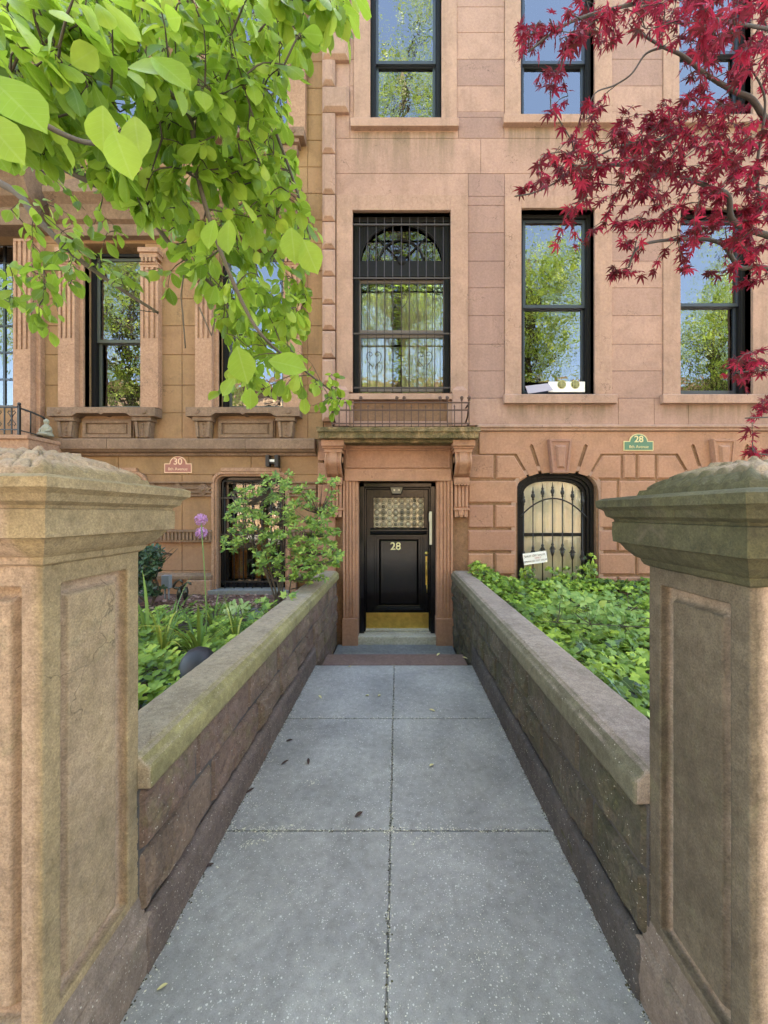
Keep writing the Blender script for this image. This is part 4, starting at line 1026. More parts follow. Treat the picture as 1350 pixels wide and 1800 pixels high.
# carved bands between the openings
bnd = MB()
for a, b_ in ((256,374), (507,556), (-100,127)):
    x0, x1 = X(a), X(b_)
    bnd.box(x0, x1, D3-.02, D3+.02, Z(872), Z(848)); bnd.sweep_x(x0, x1, [(D3+.02, Z(847)), (D3-.06, Z(847)), (D3-.06, Z(849)), (D3-.02, Z(852)), (D3+.02, Z(852))])
    bnd.sweep_x(x0, x1, [(D3+.02, Z(856.5)), (D3-.05, Z(857)), (D3-.05, Z(859.5)), (D3+.02, Z(860))]); bnd.sweep_x(x0, x1, [(D3+.02, Z(863.5)), (D3-.05, Z(864)), (D3-.05, Z(866.5)), (D3+.02, Z(867))]); bnd.box(x0, x1, D3-.04, D3+.02, Z(872.5), Z(870))
    bnd.box(x0, x1, D3-.05, D3+.02, Z(953), Z(932)); bnd.box(x0, x1, D3-.075, D3+.02, Z(935), Z(931.5))
    n = int((x1-x0)/.055)
    for i in range(n): bnd.box(x0+(i+.25)*(x1-x0)/n, x0+(i+.75)*(x1-x0)/n, D3-.07, D3-.05, Z(949), Z(936))
    bnd.sweep_x(x0, x1, [(D3+.02, Z(1006)), (D3-.07, Z(1012)), (D3-.07, Z(1018)), (D3+.02, Z(1018))])
for cx in (357, 312, 268, 40, 90):
    bnd.lathe((X(cx), D3-.07, Z(860)), [(0, .0), (.03, .0), (.035, .02), (.05, .012), (.055, .05)], 16, 'y')
    for sx in (-1, 1): bnd.prism([(X(cx), Z(848)), (X(cx+sx*13), Z(860)), (X(cx), Z(872))], D3-.045, D3)
bnd.build('carved_band', M['f30trim'], H30, .003)
pb_ = MB(); pb_.box(X(332), X(374), D3-.11, D3+.02, .1, Z(1019)); pb_.build('plinth', M['f30pil'], H30, .008); pb_ = MB(); pb_.box(X(505), X(522), D3-.08, D3+.02, .1, Z(1019)); pb_.build('plinth', M['f30pil'], H30, .008)
# modern wall lamp
LH = thing('wall_lamp', (X(481), D3-.1, Z(822)), 'H shaped black metal wall lamp above the left ground floor window', 'lamp')
l_ = MB(); l_.pbox(470.5, 476.5, 801.5, 821, D3-.13, D3-.02); l_.pbox(486, 492.5, 801.5, 822, D3-.13, D3-.02); l_.pbox(476, 487, 813, 816, D3-.10, D3+.0); l_.build('lamp_body', M['iron'], LH, .002)
MB().pbox(476.5, 486, 808.5, 813, D3-.10, D3-.04).build('lamp_glass', M['white'], LH)
# entrance at the far left: doorway, hood, platform, railing
e = MB(); yp = D3-.16
x0, x1 = X(38), X(68)
flute(e, 38, 68, 430, 620, 790, yp); flute(e, -112, -82, 430, 620, 790, yp)
e.pbox(68, 76, 430, 790, D3-.08, D3+.02)
e.build('pilaster', M['f30pil'], H30, .006)
h = MB(); h.sweep_x(X(-150), X(84), [(D3+.02, Z(412)), (D3-.22, Z(412)), (D3-.24, Z(385)), (D3-.20, Z(380)), (D3-.32, Z(372)), (D3-.4, Z(350)), (D3-.46, Z(340)), (D3-.6, Z(325)), (D3-.6, Z(312)), (D3+.02, Z(306))]); h.build('door_hood', M['f30trim'], H30, .006)
dg = MB(); xa, xb, za, zb_ = X(-80), X(38), Z(706), Z(412); y_ = D3+.2
for i in range(5): xx = xa+(xb-xa)*i/4; dg.box(xx-.018, xx+.018, y_, y_+.04, za, zb_)
for i in range(7): zz = za+(zb_-za)*i/6; dg.box(xa, xb, y_+.002, y_+.038, zz-.016, zz+.016)
dgo = dg.build('window', M['black'], H30, .003)
MB().box(xa, xb, y_+.015, y_+.022, za, zb_).build('pane', M['glass'], dgo)
room(H30, -80, 38, 412, 712, y=D3+.45)
dp = 5.1; pf = MB()
pf.box(-8, X(50, dp), dp, D3+.02, Z(789, dp)-.0, Z(765, dp)); pf.box(-8, X(47, dp), dp+.04, D3+.02, .3, Z(789, dp)); pf.box(-8, X(52, dp), dp-.03, D3, Z(772, dp), Z(765, dp)+.001)
pf.build('stoop_platform', M['f30pil'], H30, .008)
ck = MB(); ck.box(X(60, 5.4), X(90), 5.40, D3+.02, Z(792), Z(764, 5.4)); ck.build('corner_block', M['f30trim'], H30, .008)
rl = MB(); dy = 5.16
def gx(p): return X(p, dy)
def gz(p): return Z(p, dy)
rl.box(-6, gx(34), dy-.014, dy+.014, gz(717), gz(714.5)); rl.box(-6, gx(34), dy-.008, dy+.008, gz(756), gz(754))
rl.box(gx(32)-.002, gx(35.5), dy-.014, dy+.014, gz(764), gz(713)); rl.lathe(((gx(32)+gx(35.5))/2, dy, gz(713)), [(.012, 0), (.022, .015), (.018, .035), (.003, .045)], 10)
for i in range(24):
    xx = gx(20.5-12.6*i); rl.box(xx-.006, xx+.006, dy-.006, dy+.006, gz(763), gz(716))
for i in range(12):
    cx = gx(20.5-25.2*i); cz = gz(735)
    for s1 in (-1, 1):
        for s2 in (-1, 1):
            rl.tube([(cx, dy, cz), (cx+s1*.03, dy, cz+s2*.05), (cx+s1*.055, dy, cz+s2*.075), (cx+s1*.04, dy, cz+s2*.10), (cx+s1*.015, dy, cz+s2*.085)], .005, 5)
rl.tube([(gx(34), dy, gz(717)), (gx(46), dy+.08, gz(722)), (gx(56), dy+.16, gz(728)), (gx(57), dy+.18, gz(731))], .013, 6); rl.tube([(gx(34), dy, gz(756)), (gx(56), dy+.16, gz(763))], .008, 6); rl.tube([(gx(44), dy+.08, gz(722)), (gx(43.5), dy+.08, gz(760))], .008, 6)
rl.build('stoop_railing', M['iron'], H30)
# seated stone figure on the ledge
sf = MB(); bx_, by_, bz_ = X(76, 5.45), 5.5, Z(767, 5.45)
sf.lathe((bx_, by_, bz_), [(.085, 0), (.09, .02), (.075, .05), (.06, .07), (.066, .10), (.062, .135), (.035, .17), (.022, .178), (.03, .195), (.036, .215), (.034, .235), (.018, .255), (.004, .262)], 18)
sf.tube([(bx_-.085, by_-.05, bz_+.03), (bx_, by_-.09, bz_+.035), (bx_+.085, by_-.05, bz_+.03)], [.022, .03, .022], 8)
for s_ in (-1, 1): sf.tube([(bx_+s_*.06, by_, bz_+.14), (bx_+s_*.082, by_-.02, bz_+.09), (bx_+s_*.03, by_-.075, bz_+.06)], [.02, .018, .014], 8)
sfo = sf.build('stone_figurine', M['statue']); sm = sfo.modifiers.new('s', 'SUBSURF'); sm.levels = sm.render_levels = 1
tag(sfo, 'small weathered seated stone figure on the ledge by the stoop railing', 'figurine')
bd_ = MB(); bd_.box(XL30, X(560), D3+1.6, D3+11, -.5, 13.0); bd_.box(XL30, X(560), D3+.45, D3+1.6, 12.7, 13.0); bd_.box(XL30, XL30+.3, D3+.45, D3+1.6, -.5, 12.7); bd_.build('house_body', M['f30'], H30)
cn = MB(); cn.sweep_x(XL30, X(556), [(D3+.0, 12.3), (D3-.1, 12.6), (D3-.45, 12.75), (D3-.55, 12.95), (D3-.55, 13.1), (D3+.3, 13.1), (D3+.3, 12.3)]); cn.build('cornice', M['f30trim'], H30)

# ------------------------------------------------------------------ gate piers
def pier(name, label, cx, cy, hh, mat, dz, capm):
    T = thing(name, (cx, cy, 0), label, 'gate pier')
    s = MB(); z0, z1 = .16, 1.48+dz; core = hh-.034
    s.box(cx-core, cx+core, cy-core, cy+core, z0, z1)
    bw = .055
    for sx in (-1, 1):
        for sy in (-1, 1):
            a, b_ = cx+sx*hh, cx+sx*(hh-bw); c, e = cy+sy*hh, cy+sy*(hh-bw); s.box(a, b_, c, e, z0, z1)
    zp0, zp1 = .285, 1.412+dz
    for a, b_ in ((z0, zp0), (zp1, z1)):
        s.box(cx-hh, cx+hh, cy-hh, cy+hh, a, b_)
    # raised fields
    f = .082; fz0, fz1 = zp0+.028, zp1-.03; e0, e1 = core-.002, hh-.012; c2 = .012
    vs = []; fs = []
    for (ax, sg) in (('x', 1), ('x', -1), ('y', 1), ('y', -1)):
        b0 = len(vs)
        for (u, z, dep) in ((-hh+f, fz0, e0), (hh-f, fz0, e0), (hh-f, fz1, e0), (-hh+f, fz1, e0), (-hh+f+c2, fz0+c2, e1), (hh-f-c2, fz0+c2, e1), (hh-f-c2, fz1-c2, e1), (-hh+f+c2, fz1-c2, e1), (-hh+f, fz0, e0-.03), (hh-f, fz0, e0-.03), (hh-f, fz1, e0-.03), (-hh+f, fz1, e0-.03)):
            vs.append((cx+sg*dep, cy+u, z) if ax == 'x' else (cx+u, cy+sg*dep, z))
        fs += [tuple(b0+i for i in q_) for q_ in ((4,5,6,7),(0,1,5,4),(1,2,6,5),(2,3,7,6),(3,0,4,7),(8,9,1,0),(9,10,2,1),(10,11,3,2),(11,8,0,3),(11,10,9,8))]
    s.add(vs, fs)
    # foot moulding
    def stone_fx(o, vox, st, scale=.05):
        r = o.modifiers.new('r', 'REMESH'); r.mode = 'VOXEL'; r.voxel_size = vox; r.use_smooth_shade = True
        for sc_, stv in ((.25, st*.8), (.012, st)):
            tx = bpy.data.textures.new('rough', 'CLOUDS'); tx.noise_scale = sc_; tx.noise_depth = 3
            d_ = o.modifiers.new('d', 'DISPLACE'); d_.texture = tx; d_.strength = stv; d_.texture_coords = 'GLOBAL'; d_.mid_level = .5
        tx = bpy.data.textures.new('chips', 'CLOUDS'); tx.noise_scale = .07; tx.noise_depth = 4; tx.noise_type = 'HARD_NOISE'
        d_ = o.modifiers.new('c', 'DISPLACE'); d_.texture = tx; d_.strength = -st*1.0; d_.texture_coords = 'GLOBAL'; d_.mid_level = .35
    o = s.build('shaft', mat, T); stone_fx(o, .0038, .0017)
    p = MB(); ph = hh+.034
    p.dense_squares(cx, cy, [(ph, -.3), (ph+.001, .10), (ph, .168), (ph-.010, .185), (hh+.014, .19), (hh+.014, .200), (hh+.006, .215), (hh+.004, .245), (hh+.002, .262), (hh-.02, .27)], .010, .002, .012); o = p.build('plinth', M['plinth'], T); o.data.set_sharp_from_angle(angle=R(30))
    c = MB(); Z0 = 1.477+dz
    prof = [(hh-.03, Z0-.03), (hh+.012, Z0-.006), (hh+.016, Z0+.004), (hh+.018, Z0+.012), (hh+.03, Z0+.018), (hh+.05, Z0+.04), (hh+.06, Z0+.058), (hh+.066, Z0+.063),
            (hh+.079, Z0+.065), (hh+.079, Z0+.132), (hh+.073, Z0+.135), (hh+.076, Z0+.142), (hh+.093, Z0+.152), (hh+.10, Z0+.17), (hh+.11, Z0+.178), (hh+.118, Z0+.183), (hh+.118, Z0+.206), (hh+.10, Z0+.214), (hh+.025, Z0+.222), (hh+.02, Z0+.238), (hh, Z0+.24)]
    c.dense_squares(cx, cy, prof, .008, .0013, .007); o = c.build('cap', capm, T); o.data.set_sharp_from_angle(angle=R(28))
    # carved dome: radiating leaf lobes over a groin vault
    n = 96; vs = []; fs = []; zb = Z0+.236; H = .070; hw = hh+.008
    for i in range(n+1):
        for j in range(n+1):
            u = -1+2*i/n; v = -1+2*j/n; m_ = max(abs(u), abs(v))
            z = zb + H*(1-m_**2.3) if m_ < 1 else zb-.01
            an = (u/v if abs(v) >= abs(u) and v else (v/u if u else 0)); r_ = m_
            # overlapping lobed leaves, three rows, tips pointing to the rim
            row = r_*2.6; fr_c = row-math.floor(row); cell = an*(1.6+math.floor(row)*1.0)+(.5 if int(row) % 2 else 0)
            cc = abs((cell-math.floor(cell))-.5)*2
            tip = max(0, 1-fr_c*1.0)
            z += (.013*(1-cc**2)*(fr_c**.6)*(1-max(0, r_-.93)*10) - .006*(cc > .9)) * min(1, max(0, (r_-.12)*3.5))
            if abs(abs(u)-abs(v)) < .045: z += .004
            z += .003*noise.noise(Vector((u*9, v*9, cx)))
            if m_ >= 1: z = zb-.01
            vs.append((cx+u*hw, cy+v*hw, z))
    for i in range(n):
        for j in range(n): a = i*(n+1)+j; fs.append((a, a+n+1, a+n+2, a+1))
    c = MB(); c.add(vs, fs, 0, True); c.build('carved_dome', capm, T, fixn=False)
    return T
HH = .1825
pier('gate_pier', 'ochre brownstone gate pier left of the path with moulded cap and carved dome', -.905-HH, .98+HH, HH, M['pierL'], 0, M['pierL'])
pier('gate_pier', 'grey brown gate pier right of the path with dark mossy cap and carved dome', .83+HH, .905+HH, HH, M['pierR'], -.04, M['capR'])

# ------------------------------------------------------------------ side walls of the path
def garden_wall(label, side, xin, xout, y0, y1, mats, seed, joints):
    rk = random.Random(seed)
    T = thing('garden_wall', (side*xin, (y0+y1)/2, 0), label, 'wall')
    # core
    co = MB(); a, b_ = sorted((side*(xin+.03), side*(xout-.02))); co.box(a, b_, y0, y1, -.36, .64); co.build('wall_core', M['baseR'], T)
    rock = MB()
    rows_ = [(.41, .637), (.19, .41), (-.02, .19)]
    for ri, (z0, z1) in enumerate(rows_ + [(-.34, -.02)]):
        y = y0; 
        while y < y1-.05:
            ln = rk.uniform(.28, .70); ye = min(y+ln, y1)
            if y1-ye < .2: ye = y1
            if ri == 3 and ye < YS+.02: y = ye; continue
            ys_ = max(y, YS+.005) if ri == 3 else y
            if ri == 2 and y < YS: pass
            ny = max(3, int((ye-ys_)/.016)); nz_ = max(3, int((z1-z0)/.016)); vs = []; fs = []
            t = rk.choice([0, 0, .1, .3, .6]); ph = rk.uniform(0, 50); L_y = ye-ys_; L_z = z1-z0
            planes = [(rk.uniform(.022, .036), 0, 0)]+[(rk.uniform(.012, .034), rk.gauss(0, .09), rk.gauss(0, .13)) for _ in range(rk.randint(3, 6))]
            for i in range(ny+1):
                for j in range(nz_+1):
                    uy = (i/ny-.5)*L_y; uz = (j/nz_-.5)*L_z; yy = ys_+.006+(L_y-.012)*i/ny; zz = z0+.006+(L_z-.012)*j/nz_
                    e = min(i, ny-i, j, nz_-j); w_ = .014*noise.noise(Vector((yy*16+ph, zz*16, ph)))
                    out = min(a_+b_*(uy+w_*3)+c_*(uz+w_*3) for a_, b_, c_ in planes) + w_*1.1 + .009*noise.noise(Vector((yy*45, zz*45, ph)))
                    out = max(out, .002)
                    if e == 0: out = -.022
                    elif e == 1: out = min(out, .012+.006*noise.noise(Vector((yy*20, zz*20, ph))))
                    vs.append((side*(xin+.018-out), yy, zz))
            for i in range(ny):
                for j in range(nz_): p = i*(nz_+1)+j; fs.append((p, p+nz_+1, p+nz_+2, p+1))
            rock.add(vs, fs, t, False); y = ye
    rock.build('rock_faced_stones', mats[1], T)
    bs = MB()
    for a_, b2 in ((y0, y0+1.3), (y0+1.304, YS+.03)):
        pr = [(side*(xin+.03), -.05), (side*(xin-.012), -.05), (side*(xin-.012), .15), (side*(xin-.002), .175), (side*(xin+.03), .185)]
        bs.sweep_y(a_, b2, pr)
    o = bs.build('base_course', mats[2], T)
    def fx(o, vox, st):
        r = o.modifiers.new('r', 'REMESH'); r.mode = 'VOXEL'; r.voxel_size = vox; r.use_smooth_shade = True
        tx = bpy.data.textures.new('rough', 'CLOUDS'); tx.noise_scale = .05; tx.noise_depth = 4
        d_ = o.modifiers.new('d', 'DISPLACE'); d_.texture = tx; d_.strength = st; d_.texture_coords = 'GLOBAL'
    fx(o, .010, .012)
    cp = MB(); I = xin-.016; O = xout; jn = [y0-.0]+joints+[y1]
    for a_, b2 in zip(jn, jn[1:]):
        pr = [(side*I, .637), (side*I, .712), (side*(I+.008), .722), (side*(I+.016), .724), (side*(I+.022), .730), (side*(I+.034), .746), (side*(I+.05), .750), (side*(I+.06), .756), (side*(O-.03), .757), (side*(O-.01), .748), (side*O, .73), (side*O, .637)]
        cp.sweep_y(a_+.003, b2-.003, pr)
    o = cp.build('coping', mats[0], T); fx(o, .008, .005)
garden_wall('left path wall of purplish rock faced stone with a yellowed moulded coping', -1, .875, 1.13, 1.335, D-.03, (M['copL'], M['rockL'], M['baseL']), 3, [2.32, 3.72])
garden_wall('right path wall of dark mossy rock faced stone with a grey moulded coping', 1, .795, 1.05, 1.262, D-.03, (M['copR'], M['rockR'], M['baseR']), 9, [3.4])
for side, lab in ((-1, 'low brownstone wall along the pavement left of the gate piers'), (1, 'low brownstone wall along the pavement right of the gate piers')):
    T = thing('garden_wall', (side*4, 1.1, 0), lab, 'wall'); x0, x1 = side*1.29, side*7
    MB().box(x0, x1, 1.03, 1.25, -.3, .64).build('wall_core', M['rockL'], T); MB().box(x0, x1, 1.0, 1.28, .64, .757).build('coping', M['copL'], T, .01)
structure(MB().box(-7, -1.1, 1.2, D3+.0, -.34, .40), 'garden_bed', M['soil'])
structure(MB().box(1.03, 7, 1.2, D, -.34, .40), 'garden_bed', M['soil'])
structure(MB().box(-3.4, -1.15, 4.95, D3-.13, .3, .418), 'mulch_bed', M['mulch'])
# ------------------------------------------------------------------ foliage
def tpl_leaf(widths=((0,.02),(.14,.15),(.32,.27),(.52,.34),(.72,.29),(.88,.16),(1,.0)), fold=.10, droop=.18):
    """pointed leaf along +x, width along y, normal +z"""
    v = []; uv = []; f = []
    for t, w_ in widths:
        for s in (-1, 0, 1):
            v.append((t, s*w_, abs(s)*fold*w_/.3 - droop*t*t)); uv.append((.5+s*w_*.9, t))
    for i in range(len(widths)-1):
        for k in (0, 1): a = i*3+k; f.append((a, a+1, a+4, a+3))
    return np.array(v), f, np.array(uv)
def tpl_star(tips, base=(0, 0), droop=.25):
    """palmate leaf: tips = [(angle deg, length, valley)] from one side to the other; petiole at base, pointing +x"""
    v = [(0, 0, 0)]; uv = [(.5, 0)]; f = []
    pts = []
    for i, tp_ in enumerate(tips):
        a, l = tp_[:2]; a0 = R(a)
        if i:
            am = (R(tips[i-1][0])+a0)/2; vl = tips[i-1][2] if len(tips[i-1]) > 2 else min(tips[i-1][1], l)*.36; pts.append((vl*math.cos(am), vl*math.sin(am)))
        for da, k in ((-6, .62), (0, 1.0), (6, .62)):
            pts.append((l*k*math.cos(a0+R(da*(1.6 if k < 1 else 1))), l*k*math.sin(a0+R(da*(1.6 if k < 1 else 1)))))
    for x, y in pts: v.append((x, y, -droop*(x*x+y*y))); uv.append((.5+y*.5, x))
    for i in range(1, len(pts)): f.append((0, i, i+1))
    return np.array(v), f, np.array(uv)
def tpl_ivy():
    pts = [(0,0),(-.12,.22),(.02,.50),(.20,.36),(.42,.60),(.50,.30),(1.0,0),(.50,-.30),(.42,-.60),(.20,-.36),(.02,-.50),(-.12,-.22)]
    v = [(.25, 0, .03)]+[(x, y, -.12*(x*x+y*y)+.0) for x, y in pts]; f = [(0, i, i+1 if i < 12 else 1) for i in range(1, 13)]
    return np.array(v), f, np.array([(.5+p[1]*.6, p[0]) for p in v])
class Leaves:
    def __init__(s): s.V = []; s.F = []; s.T = []; s.UV = []; s.n = 0
    def add(s, tpl, origin, axis, normal, size, tint, wscale=1.0):
        v, f, uv = tpl
        a = np.array(axis, float); a /= np.linalg.norm(a)+1e-9
        nn = np.array(normal, float); nn -= a*nn.dot(a); L_ = np.linalg.norm(nn)
        if L_ < 1e-3: nn = np.cross(a, (0.3, .5, .8)); L_ = np.linalg.norm(nn)
        nn /= L_; b = np.cross(nn, a)
        s.V.append(np.array(origin) + size*(v[:, :1]*a + v[:, 1:2]*b*wscale + v[:, 2:3]*nn)); s.UV.append(uv)
        for q in f: s.F.append(tuple(i+s.n for i in q)); s.T.append(tint)
        s.n += len(v)
    def build(s, name, mat, parent=None):
        me = bpy.data.meshes.new(name); V = np.concatenate(s.V)
        me.from_pydata(V.tolist(), [], s.F)
        at = me.attributes.new('tint', 'FLOAT', 'FACE'); at.data.foreach_set('value', s.T)
        UV = np.concatenate(s.UV); li = np.empty(len(me.loops), dtype=np.int32); me.loops.foreach_get('vertex_index', li)
        u = me.uv_layers.new(name='UVMap'); u.data.foreach_set('uv', UV[li].ravel())
        me.polygons.foreach_set('use_smooth', [True]*len(s.F))
        me.materials.append(mat); o = bpy.data.objects.new(name, me); COL.objects.link(o); adopt(o, parent); return o
def rv(r, s=1.0): return Vector((r.gauss(0, s), r.gauss(0, s), r.gauss(0, s)))
def smooth_path(pts, n=6):
    out = []
    P = [Vector(p) for p in pts]
    for i in range(len(P)-1):
        p0 = P[max(0, i-1)]; p1 = P[i]; p2 = P[i+1]; p3 = P[min(len(P)-1, i+2)]
        for k in range(n):
            t = k/n; out.append(.5*((2*p1)+(p2-p0)*t+(2*p0-5*p1+4*p2-p3)*t*t+(3*p1-p0-3*p2+p3)*t**3))
    out.append(P[-1]); return out
def grow(limbs, clusters, r, lv, tw, tpl, size, per, drop, tintf, normf, spread=1.0, twr=.0022, back=.35, wsc=1.0):
    """twigs from the nearest limb to every cluster, leaves alternating along the twig"""
    base_ = np.array([tuple(p) for L_ in limbs for p in L_])
    order = sorted(clusters, key=lambda q: float(np.min(np.sum((base_-np.array(tuple(q[0])))**2, 1))))
    S_ = np.zeros((len(base_)+len(order)*8, 3)); S_[:len(base_)] = base_; ns_ = len(base_)
    for c, sc_ in order:
        dd_ = np.sum((S_[:ns_]-np.array(tuple(c)))**2, 1); b_ = Vector(S_[int(np.argmin(dd_))]); dlen = (c-b_).length
        if dlen < .02: continue
        mid = (b_+c)/2 + Vector((r.uniform(-.03, .03), r.uniform(-.03, .03), dlen*.05+.01))
        pts = smooth_path([b_, mid, c], 3); tw.tube(pts, [twr*1.6]*3+[twr]*(len(pts)-3), 4, False)
        for p_ in pts[1:]:
            if ns_ < len(S_): S_[ns_] = tuple(p_); ns_ += 1
        d = (c-mid).normalized() if (c-mid).length > 1e-4 else Vector((1, 0, 0))
        n_ = r.randint(*per)
        for i in range(n_):
            u = 1-i/n_*.75
            p = pts[min(len(pts)-1, int(u*(len(pts)-1)))]+rv(r, .006)
            side = (1 if i % 2 else -1)
            lat = d.cross(Vector((0, 0, 1))); lat = lat.normalized() if lat.length > .1 else Vector((1, 0, 0))
            ax = d*(.9 if i == 0 else .45) + lat*side*(.2 if i == 0 else .8)*spread + Vector((0, 0, -drop*r.uniform(.3, 1.3))) + rv(r, .22)
            s_ = size*sc_*r.uniform(.65, 1.15)
            pet = p+ax.normalized()*s_*.18
            tw.tube([p, pet], [twr*.6, twr*.45], 3, False)
            lv.add(tpl, pet, ax, normf(r), s_, tintf(r), wsc*r.uniform(.85, 1.15))
def inpoly(x, y, poly):
    c = False; j = len(poly)-1
    for i in range(len(poly)):
        if (poly[i][1] > y) != (poly[j][1] > y) and x < (poly[j][0]-poly[i][0])*(y-poly[i][1])/(poly[j][1]-poly[i][1])+poly[i][0]: c = not c
        j = i
    return c

# green broad leaved tree on the left
r1 = random.Random(21)
GT = thing('broadleaf_tree', (-3.3, 2.3, 0), 'tree with large bright yellow green leaves hanging over the left garden and pier', 'tree')
def lim(pts, n=6): return smooth_path([W(*p) for p in pts], n)
fork = Vector((-3.25, 2.3, 3.2))
L1 = [fork]+[W(*p) for p in ((-200,150,2.3),(0,238,1.9),(110,292,1.9),(200,340,1.95),(262,372,2.0),(330,390,2.15))]
L2 = [fork]+[W(*p) for p in ((-220,240,2.7),(0,322,2.4),(60,378,2.3),(120,440,2.3),(200,500,2.35),(278,550,2.4))]
L3 = [fork]+[W(*p) for p in ((-150,-20,1.9),(60,10,1.6),(150,60,1.5),(250,125,1.45),(330,200,1.45),(345,300,1.5),(380,420,1.5),(430,540,1.55),(470,600,1.6),(520,640,2.0),(600,700,2.5))]
L4 = [fork]+[W(*p) for p in ((-100,-300,2.2),(160,-120,2.0),(330,-20,1.9),(430,100,1.9),(480,220,2.0),(520,330,2.1),(545,420,2.1))]
L5 = [W(*p) for p in ((262,372,2.0),(300,430,2.1),(390,520,2.3),(400,560,2.3))]
L6 = [fork]+[W(*p) for p in ((-200,60,1.2),(-60,120,.9),(30,190,.85),(150,250,.95),(230,240,1.1))]
limG = [smooth_path(l, 7) for l in (L1, L2, L3, L4, L5, L6)]
br = MB()
for l, r0 in zip(limG, (.032, .026, .012, .014, .012, .009)):
    n = len(l); br.tube(l, [r0*(1-.78*i/n)+.002 for i in range(n)], 8)
for a in (((325,470,1.6),(318,520,1.6),(322,560,1.62),(326,612,1.65)), ((240,545,2.3),(275,549,2.35)), ((350,540,1.55),(372,590,1.6),(378,560,1.6))):
    br.tube([W(*p) for p in a], .003, 5)
br.build('branch', M['bark'], GT)
tk = MB(); tk.tube(smooth_path([(-3.4,2.3,.35),(-3.35,2.32,1.2),(-3.3,2.28,2.2),fork+Vector((0,0,.05))], 5), [.13-.0025*i for i in range(16)], 12); tk.build('trunk', M['bark'], GT)
polyA = [(-60,-60),(650,-60),(600,55),(548,35),(512,130),(500,250),(538,330),(562,440),(525,470),(545,540),(530,610),(565,640),(622,690),(590,745),(500,690),(440,735),(388,690),(405,600),(372,540),(330,490),(270,430),(262,390),(215,320),(100,285),(-60,235)]
cl = []
def dG(x, y): return .78 + 1.05*min(1, max(0, (x+y*.85)/1050))
cnt = 0
while cnt < 640:
    x, y = r1.uniform(-60, 650), r1.uniform(-60, 745)
    if not inpoly(x, y, polyA): continue
    # let the wall show through in the lighter places
    if 395 < x < 520 and y > 600 and r1.random() < .35: continue
    u = r1.random(); d = dG(x, y)*(1+.75*u)
    if x > 560 and y > 600: d = r1.uniform(2.2, 2.9)
    if d < .95 and r1.random() < .45: continue
    if x < 380 and y < 330 and r1.random() < .25: continue
    cl.append((W(x, y, d), 1.0 if x < 540 or y < 500 else .85)); cnt += 1
GL = Leaves(); GTW = MB()
tplG = tpl_leaf(); tplG2 = tpl_leaf(((0,.02),(.1,.13),(.3,.29),(.52,.38),(.72,.35),(.88,.20),(.96,.07),(1.03,.0)), .06, .10)
def tG(r): return min(1, max(0, r.gauss(.48, .34)))
def nG(r): v = Vector((r.gauss(0, .5), -.55+r.gauss(0, .45), .75+r.gauss(0, .4))); return v
import types
grow(limG, cl[::2], r1, GL, GTW, tplG, .077, (5, 8), .75, tG, nG, .75, .0020)
grow(limG, cl[1::2], r1, GL, GTW, tpl_leaf(((0,.02),(.16,.11),(.36,.22),(.58,.30),(.78,.27),(.92,.13),(1,0)), -.08, .34), .084, (5, 7), .9, tG, nG, .7, .0020)
grow(limG, cl[::3], r1, GL, GTW, tplG2, .085, (2, 4), .8, tG, nG, .8, .0020)
# large near leaves
for (x, y, d, sz, ax) in ((25,175,.66,.115,(.7,.1,-.6)),(0,240,.72,.10,(.6,.1,-.7)),(215,270,.75,.085,(.3,.1,-.9)),(180,225,.8,.085,(-.1,.1,-1)),(265,120,.9,.10,(.9,.1,.1)),(300,125,.9,.10,(.8,.1,-.5)),(240,240,.95,.10,(.1,0,-1)),
                         (425,640,1.25,.12,(.25,0,-1)),(505,640,1.25,.12,(1,.1,-.15)),(400,415,1.2,.10,(-.1,0,-1)),(370,410,1.15,.085,(-.3,0,-1)),(515,430,1.25,.11,(.1,0,-1)),(545,450,1.25,.11,(.4,0,-1)),(440,700,1.5,.08,(.0,0,-1)),(400,680,1.5,.08,(-.6,0,-.8))):
    p = W(x, y, d); a = Vector(ax).normalized(); GL.add(tplG2, p-a*sz*.5, a, Vector((r1.gauss(0, .2), -1, .35)), sz, r1.uniform(.4, .7), 1.0)
# sparse darker sprays at the far left and small sprays below the limb
polyB = [(-60,420),(40,415),(110,440),(150,480),(112,560),(95,585),(50,550),(-60,540)]
clB = []
while len(clB) < 26:
    x, y = r1.uniform(-60, 150), r1.uniform(400, 590)
    if inpoly(x, y, polyB): clB.append((W(x, y, r1.uniform(2.0, 2.7)), 1.0))
for x, y in ((20,370),(60,360),(110,400),(130,385),(165,440),(190,430),(150,420),(215,465),(250,490),(225,500),(190,480),(265,470),(290,500),(120,410),(90,430),(140,455)): clB.append((W(x+r1.gauss(0,8), y+r1.gauss(0,8), r1.uniform(2.1, 2.5)), 1.0))
for x, y in ((95,350),(70,300),(110,330),(40,285),(150,370),(180,350),(165,395),(205,405),(230,330),(185,300),(140,300),(60,265)): clB.append((W(x, y, r1.uniform(1.8, 2.3)), .8))
grow(limG, clB, r1, GL, GTW, tplG, .082, (3, 6), .7, lambda r: min(1, max(0, r.gauss(.3, .3))), nG, .9, .0018)
M['leafG'] = leafmat('fresh_green_leaf', (.09, .19, .025), (.25, .40, .045), (.44, .57, .09), .42, .52, True, (.52, .70, .07))
GL.build('foliage', M['leafG'], GT); GTW.build('twigs', M['twig'], GT, fixn=False)

